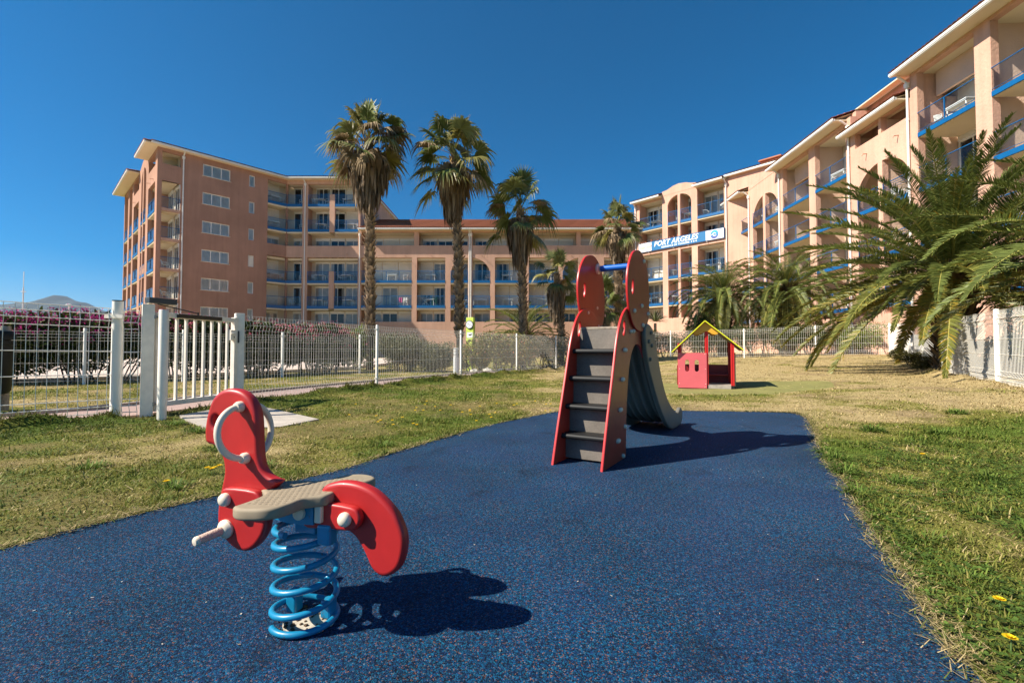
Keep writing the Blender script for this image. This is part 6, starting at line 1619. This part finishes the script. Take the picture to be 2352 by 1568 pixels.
# ---------------------------------------------------------------- grass
def grass():
    rs = np.random.RandomState(5); nm = NM()
    N = 760000
    d = np.exp(rs.uniform(math.log(1.15), math.log(27), N)); a = rs.uniform(R(-50), R(50), N)
    # ground density falls off with distance; blades get a little wider to keep the cover even
    x = d * np.sin(a); y = d * np.cos(a)
    ok = ~in_poly(x, y, MAT_EDGE) & ~in_poly(x, y, SLAB_POLY)
    ds, sd_ = seg_dist(x, y, FENCE_LINE_L)
    ok &= ~((sd_ < 0) & (ds < 1.3) & (y > 3.2))
    ok &= ~((sd_ < 0) & (x < -8) & (y > 14))
    ok &= ~(((x - 4.75) / 2.4) ** 2 + ((y - 10.75) / 1.5) ** 2 < 1)
    ok &= y > 0.6
    x, y, ds, sd_, d = x[ok], y[ok], ds[ok], sd_[ok], d[ok]
    dry = dryness(x, y)
    bare = fbm(x, y, 31, 1.4, 4)
    keep = rs.rand(len(x)) > sm((bare - 0.58) / 0.14) * 0.7
    x, y, ds, sd_, d, dry = x[keep], y[keep], ds[keep], sd_[keep], d[keep], dry[keep]
    n = len(x)
    clump = fbm(x, y, 61, 5.0, 3)
    # turf rolls along the fences and taller tufts
    inner = np.where(sd_ > 0, ds, 9)
    d2, s2 = seg_dist(x, y, BACK_FENCE + RIGHT_FENCE[1:]); inner2 = np.where(s2 > 0, d2, 9)
    roll = np.exp(-((inner - 0.2) / 0.22) ** 2) + 0.7 * np.exp(-((inner2 - 0.25) / 0.3) ** 2)
    L = (0.022 + 0.030 * np.clip(clump - 0.3, 0, 1) * 2) * rs.uniform(0.45, 1.15, n) * (1 - 0.35 * dry) * (1 + 0.9 * roll)
    tuft = (clump > 0.62) & (dry < 0.6); L = np.where(tuft, L * 1.3, L)
    L = L * (1 + 0.02 * d)
    w = (0.0011 + 0.00055 * d) * rs.uniform(0.7, 1.3, n)
    yaw = rs.uniform(0, 2 * math.pi, n); lean = np.clip(rs.normal(0.85, 0.35, n) + 0.25 * dry, 0.15, 1.45)
    dirx = np.stack([np.cos(yaw) * np.sin(lean), np.sin(yaw) * np.sin(lean), np.cos(lean)], -1)
    s = np.stack([-np.sin(yaw), np.cos(yaw), np.zeros(n)], -1)
    z = ground_z(x, y)
    B = np.stack([x, y, z - 0.004], -1)
    m = B + dirx * (L * 0.55)[:, None]; dr2 = dirx.copy(); dr2[:, 2] -= 0.55; tip = m + unit(dr2) * (L * 0.5)[:, None]
    tip[:, 2] = np.maximum(tip[:, 2], z + 0.003)
    W_ = w[:, None]
    V = np.stack([B - s * W_, B + s * W_, m + s * W_ * 0.85, m - s * W_ * 0.85, tip + s * W_ * 0.15, tip - s * W_ * 0.15], 1).reshape(-1, 3)
    i = np.arange(n)[:, None] * 6
    F = np.concatenate([i + np.array([0, 1, 2, 3]), i + np.array([3, 2, 4, 5])])
    c = lawn_colour(np.clip(dry + rs.normal(0, 0.22, n), 0, 1)) * rs.uniform(0.65, 1.35, n)[:, None]
    gr = np.exp(-((inner - 0.2) / 0.22) ** 2)[:, None] * 0.8
    c = c * (1 - gr) + np.array([0.13, 0.115, 0.025]) * gr * rs.uniform(0.6, 1.3, n)[:, None]
    nm.quads(V, F, np.repeat(c, 6, 0))
    for k, (tx, ty, tl, tn) in enumerate([(2.62, 3.85, .10, 150), (2.75, 4.15, .08, 120), (2.42, 3.45, .10, 130), (2.15, 2.95, .09, 90), (3.95, 5.2, .10, 160), (4.5, 5.0, .09, 120), (2.6, 3.2, .07, 120), (3.3, 3.3, .07, 140), (1.95, 2.25, .06, 80), (2.5, 2.3, .08, 110), (-1.9, 3.6, .07, 120), (-2.6, 4.2, .08, 120), (-1.2, 4.4, .07, 110), (-3.2, 3.6, .07, 120), (-2.2, 3.1, .07, 120), (-4.0, 5.6, .09, 160), (-3.4, 5.1, .08, 120), (5.8, 6.2, .09, 120), (1.75, 1.85, .07, 70)]):
        a = rs.uniform(0, 6.28, tn); rr_ = rs.rand(tn) ** 0.7 * 0.11; x_ = tx + rr_ * np.cos(a); y_ = ty + rr_ * np.sin(a) * 0.8; ln_ = tl * rs.uniform(0.5, 1.3, tn)[:, None]; le = rs.uniform(0.3, 1.1, tn)
        d_ = np.stack([np.cos(a) * np.sin(le), np.sin(a) * np.sin(le), np.cos(le)], -1); s_ = np.stack([-np.sin(a), np.cos(a), 0 * a], -1); B_ = np.stack([x_, y_, ground_z(x_, y_)], -1)
        w_ = (0.0013 + 0.00045 * math.hypot(tx, ty)); m_ = B_ + d_ * ln_ * 0.6; d3 = d_.copy(); d3[:, 2] -= 0.9; t_ = m_ + unit(d3) * ln_ * 0.5
        nm.quads(np.stack([B_ - s_ * w_, B_ + s_ * w_, m_ + s_ * w_, m_ - s_ * w_, t_ + s_ * w_ * 0.2, t_ - s_ * w_ * 0.2], 1).reshape(-1, 3), np.concatenate([np.arange(tn)[:, None] * 6 + np.array([0, 1, 2, 3]), np.arange(tn)[:, None] * 6 + np.array([3, 2, 4, 5])]), np.repeat(pick(rs, tn, [((0.10, 0.16, 0.025), 3), ((0.14, 0.19, 0.035), 2)]), 6, 0))
    o = nm.build('grass', 'grass_blade'); tag(o, 'short lawn grass mixed with straw blades', 'grass', None, 'stuff')
    # broad leaved clover in the green corner at lower right and along the left lawn
    nm = NM(); n = 17000
    x = np.concatenate([rs.uniform(1.3, 4.2, int(n * 0.7)), rs.uniform(-5.5, 0.5, n - int(n * 0.7))]); y = np.concatenate([rs.uniform(1.0, 4.6, int(n * 0.7)), rs.uniform(2.3, 9.5, n - int(n * 0.7))])
    dd = np.hypot(x, y)
    ok = ~in_poly(x, y, MAT_EDGE) & ~in_poly(x, y, SLAB_POLY) & (dryness(x, y) < 0.42) & (fbm(x, y, 77, 1.6, 3) > np.where(x > 0.8, 0.40, 0.50))
    ds, sd_ = seg_dist(x, y, FENCE_LINE_L); ok &= (sd_ > 0) & (ds > 0.35)
    x, y = x[ok], y[ok]; n = len(x); z = ground_z(x, y) + rs.uniform(0.008, 0.03, n); cl = pick(rs, n, [((0.075, 0.13, 0.022), 3), ((0.105, 0.17, 0.03), 2), ((0.055, 0.09, 0.018), 2)])
    for k in range(3):
        a = rs.uniform(0, 6.28, n) if k == 0 else a + 2.094
        r_ = rs.uniform(0.006, 0.011, n)[:, None]; o_ = np.stack([np.cos(a), np.sin(a), rs.uniform(0.0, 0.35, n)], -1); s = np.stack([-np.sin(a), np.cos(a), 0 * a], -1)
        C = np.stack([x, y, z], -1)
        V = np.stack([C, C + o_ * r_ * 0.9 + s * r_ * 0.75, C + o_ * r_ * 1.7, C + o_ * r_ * 0.9 - s * r_ * 0.75], 1).reshape(-1, 3)
        i = np.arange(n)[:, None] * 4; nm.quads(V, i + np.array([0, 1, 2, 3]), np.repeat(cl, 4, 0))
    o = nm.build('clover', 'grass_blade'); tag(o, 'low clover leaves among the grass', 'ground cover', None, 'stuff')
    # straw and clipped hay fringe along the rubber edge
    nm = NM(); E_ = catmull(MAT_EDGE, 6, closed=False); E_ = np.array(E_); n = 9000
    k = rs.randint(0, len(E_) - 1, n); t_ = rs.rand(n)[:, None]; p = E_[k] * (1 - t_) + E_[k + 1] * t_; p = p + rs.normal(0, 0.03, (n, 2))
    ok = (p[:, 1] > 0.8) & (np.hypot(p[:, 0], p[:, 1]) > 1.2); p = p[ok]; n = len(p)
    yaw = rs.uniform(0, 6.28, n); L = rs.uniform(0.015, 0.055, n)[:, None]; d_ = np.stack([np.cos(yaw), np.sin(yaw), rs.uniform(0, 0.5, n)], -1); s = np.stack([-np.sin(yaw), np.cos(yaw), 0 * yaw], -1)
    dist = np.hypot(p[:, 0], p[:, 1])[:, None]; W_ = 0.0009 + 0.0004 * dist
    C = np.stack([p[:, 0], p[:, 1], np.maximum(ground_z(p[:, 0], p[:, 1]), 0.0) + rs.uniform(0.001, 0.012, n)], -1)
    V = np.stack([C - s * W_, C + s * W_, C + d_ * L + s * W_ * 0.5, C + d_ * L - s * W_ * 0.5], 1).reshape(-1, 3); i = np.arange(n)[:, None] * 4
    nm.quads(V, i + np.array([0, 1, 2, 3]), np.repeat(pick(rs, n, [((0.42, 0.32, 0.16), 3), ((0.28, 0.22, 0.09), 2), ((0.12, 0.15, 0.03), 2)]), 4, 0))
    # loose hay on the lawns
    n = 9000; x = rs.uniform(-6, 9, n); y = rs.uniform(1.5, 11, n); ok = ~in_poly(x, y, MAT_EDGE) & ~in_poly(x, y, SLAB_POLY); ds, sd_ = seg_dist(x, y, FENCE_LINE_L); ok &= sd_ > 0
    ok &= rs.rand(n) < dryness(x, y) + 0.1; x, y = x[ok], y[ok]; n = len(x)
    yaw = rs.uniform(0, 6.28, n); L = rs.uniform(0.03, 0.10, n)[:, None]; d_ = np.stack([np.cos(yaw), np.sin(yaw), rs.uniform(0, 0.25, n)], -1); s = np.stack([-np.sin(yaw), np.cos(yaw), 0 * yaw], -1)
    W_ = (0.0007 + 0.0004 * np.hypot(x, y))[:, None]; C = np.stack([x, y, ground_z(x, y) + 0.012], -1)
    V = np.stack([C - s * W_, C + s * W_, C + d_ * L + s * W_ * 0.5, C + d_ * L - s * W_ * 0.5], 1).reshape(-1, 3); i = np.arange(n)[:, None] * 4
    nm.quads(V, i + np.array([0, 1, 2, 3]), np.repeat(pick(rs, n, [((0.55, 0.43, 0.24), 3), ((0.40, 0.30, 0.15), 2)]), 4, 0))
    # crumbs on the rubber
    n = 420; x = rs.uniform(-2.5, 3.8, n); y = rs.uniform(1.1, 6.8, n); ok = in_poly(x, y, MAT_EDGE); x, y = x[ok], y[ok]; n = len(x)
    yaw = rs.uniform(0, 6.28, n); L = rs.uniform(0.003, 0.011, n)[:, None]; d_ = np.stack([np.cos(yaw), np.sin(yaw), 0.1 + 0 * yaw], -1); s = np.stack([-np.sin(yaw), np.cos(yaw), 0 * yaw], -1)
    C = np.stack([x, y, 0.003 + 0 * x], -1); W_ = rs.uniform(0.0012, 0.0035, n)[:, None]
    V = np.stack([C - s * W_, C + s * W_, C + d_ * L + s * W_ * 0.6, C + d_ * L - s * W_ * 0.6], 1).reshape(-1, 3); i = np.arange(n)[:, None] * 4
    nm.quads(V, i + np.array([0, 1, 2, 3]), np.repeat(pick(rs, n, [((0.55, 0.48, 0.38), 3), ((0.3, 0.2, 0.1), 1), ((0.7, 0.68, 0.62), 1)]), 4, 0))
    o = nm.build('straw_litter', 'grass_blade'); tag(o, 'loose straw and dry bits on lawn and rubber', 'straw', None, 'stuff')
grass()

# ---------------------------------------------------------------- dandelions
def dandelion_proto(r, h, seed):
    rs = np.random.RandomState(seed); nm = NM()
    for ring, k, el in ((1.0, 18, 0.25), (0.75, 14, 0.6), (0.45, 10, 1.0)):
        a = np.arange(k) * 2 * math.pi / k + ring; d = np.stack([np.cos(a) * math.cos(el), np.sin(a) * math.cos(el), np.full(k, math.sin(el))], -1); s = np.stack([-np.sin(a), np.cos(a), 0 * a], -1)
        C = np.tile(np.array([0, 0, h]), (k, 1)); W_ = r * 0.14
        V = np.stack([C - s * W_ * 0.4, C + s * W_ * 0.4, C + d * r * ring + s * W_, C + d * r * ring - s * W_], 1).reshape(-1, 3); i = np.arange(k)[:, None] * 4
        nm.quads(V, i + np.array([0, 1, 2, 3]), np.repeat(pick(rs, k, [((0.82, 0.52, 0.01), 1), ((0.85, 0.62, 0.02), 1)]), 4, 0))
    return nm
fl_near = [(2295, 1378, 'dandelion flower on its own in the clover, upper of the two at lower right'), (2320, 1470, 'largest dandelion flower, in the dry grass at lower right'), (2120, 1043, 'dandelion flower by the tuft in the straw lawn on the right')]
fl_left = [(817, 928), (864, 955), (868, 970), (874, 966), (901, 966), (903, 975), (924, 959), (954, 943), (956, 936), (972, 943), (976, 930), (980, 922), (999, 934), (1011, 942), (1035, 929), (1062, 945), (1079, 940), (1079, 943), (1081, 952), (1102, 932), (1094, 965), (1124, 952), (1137, 947), (1128, 958), (1187, 928), (1180, 931), (1229, 922), (1254, 929), (1265, 928), (1253, 944), (1264, 942), (802, 952), (957, 976), (949, 973), (1141, 927), (476, 1074), (486, 1077), (492, 1074), (504, 1069), (382, 1105)]
def flower(px, py, r, lab, grp, src=None):
    a = (px - 1176) / 1085; b = -(py - (801 - 1085 * math.tan(R(PITCH)))) / 1085
    ry = math.cos(R(PITCH)) - b * math.sin(R(PITCH)); rz = math.sin(R(PITCH)) + b * math.cos(R(PITCH))
    t_ = (0.05 - 0.9) / rz; x, y = a * t_, ry * t_
    if src is None:
        me_o = dandelion_proto(r, 0.05, int(px)).build('dandelion', 'petal'); st = MB().mat('stem_green'); st.tube([(0, 0, -0.01), (0.004, 0, 0.048)], 0.0018, 5); st.build('stem', me_o)
    else: me_o = dup(src)
    me_o.location = (x, y, gz(x, y)); tag(me_o, lab, 'flower', grp); return me_o
mat('stem_green', (0.10, 0.16, 0.04), 0.7)
for px, py, lab in fl_near: flower(px, py, 0.018 if py > 1200 else 0.022, lab, 'dandelion flowers')
src = None
for px, py in fl_left:
    o = flower(px, py, 0.021, 'small yellow dandelion flower dotted over the left lawn', 'dandelions on the left lawn', src); src = src or o
# ---------------------------------------------------------------- air
m = bpy.data.materials.new('air'); m.use_nodes = True; nt = m.node_tree; nt.nodes.remove(nt.nodes['Principled BSDF'])
pv = nt.nodes.new('ShaderNodeVolumePrincipled'); pv.inputs['Density'].default_value = 0.00004; pv.inputs['Color'].default_value = (0.62, 0.79, 1.0, 1); pv.inputs['Anisotropy'].default_value = 0.2
nt.links.new(pv.outputs[0], nt.nodes['Material Output'].inputs['Volume']); MATS['air'] = m
mb = MB().mat('air'); mb.box((-8500, -8500, -25), (8500, 8500, 700)); tag(mb.build('haze'), 'thin blue haze over the distance', 'haze', None, 'stuff')
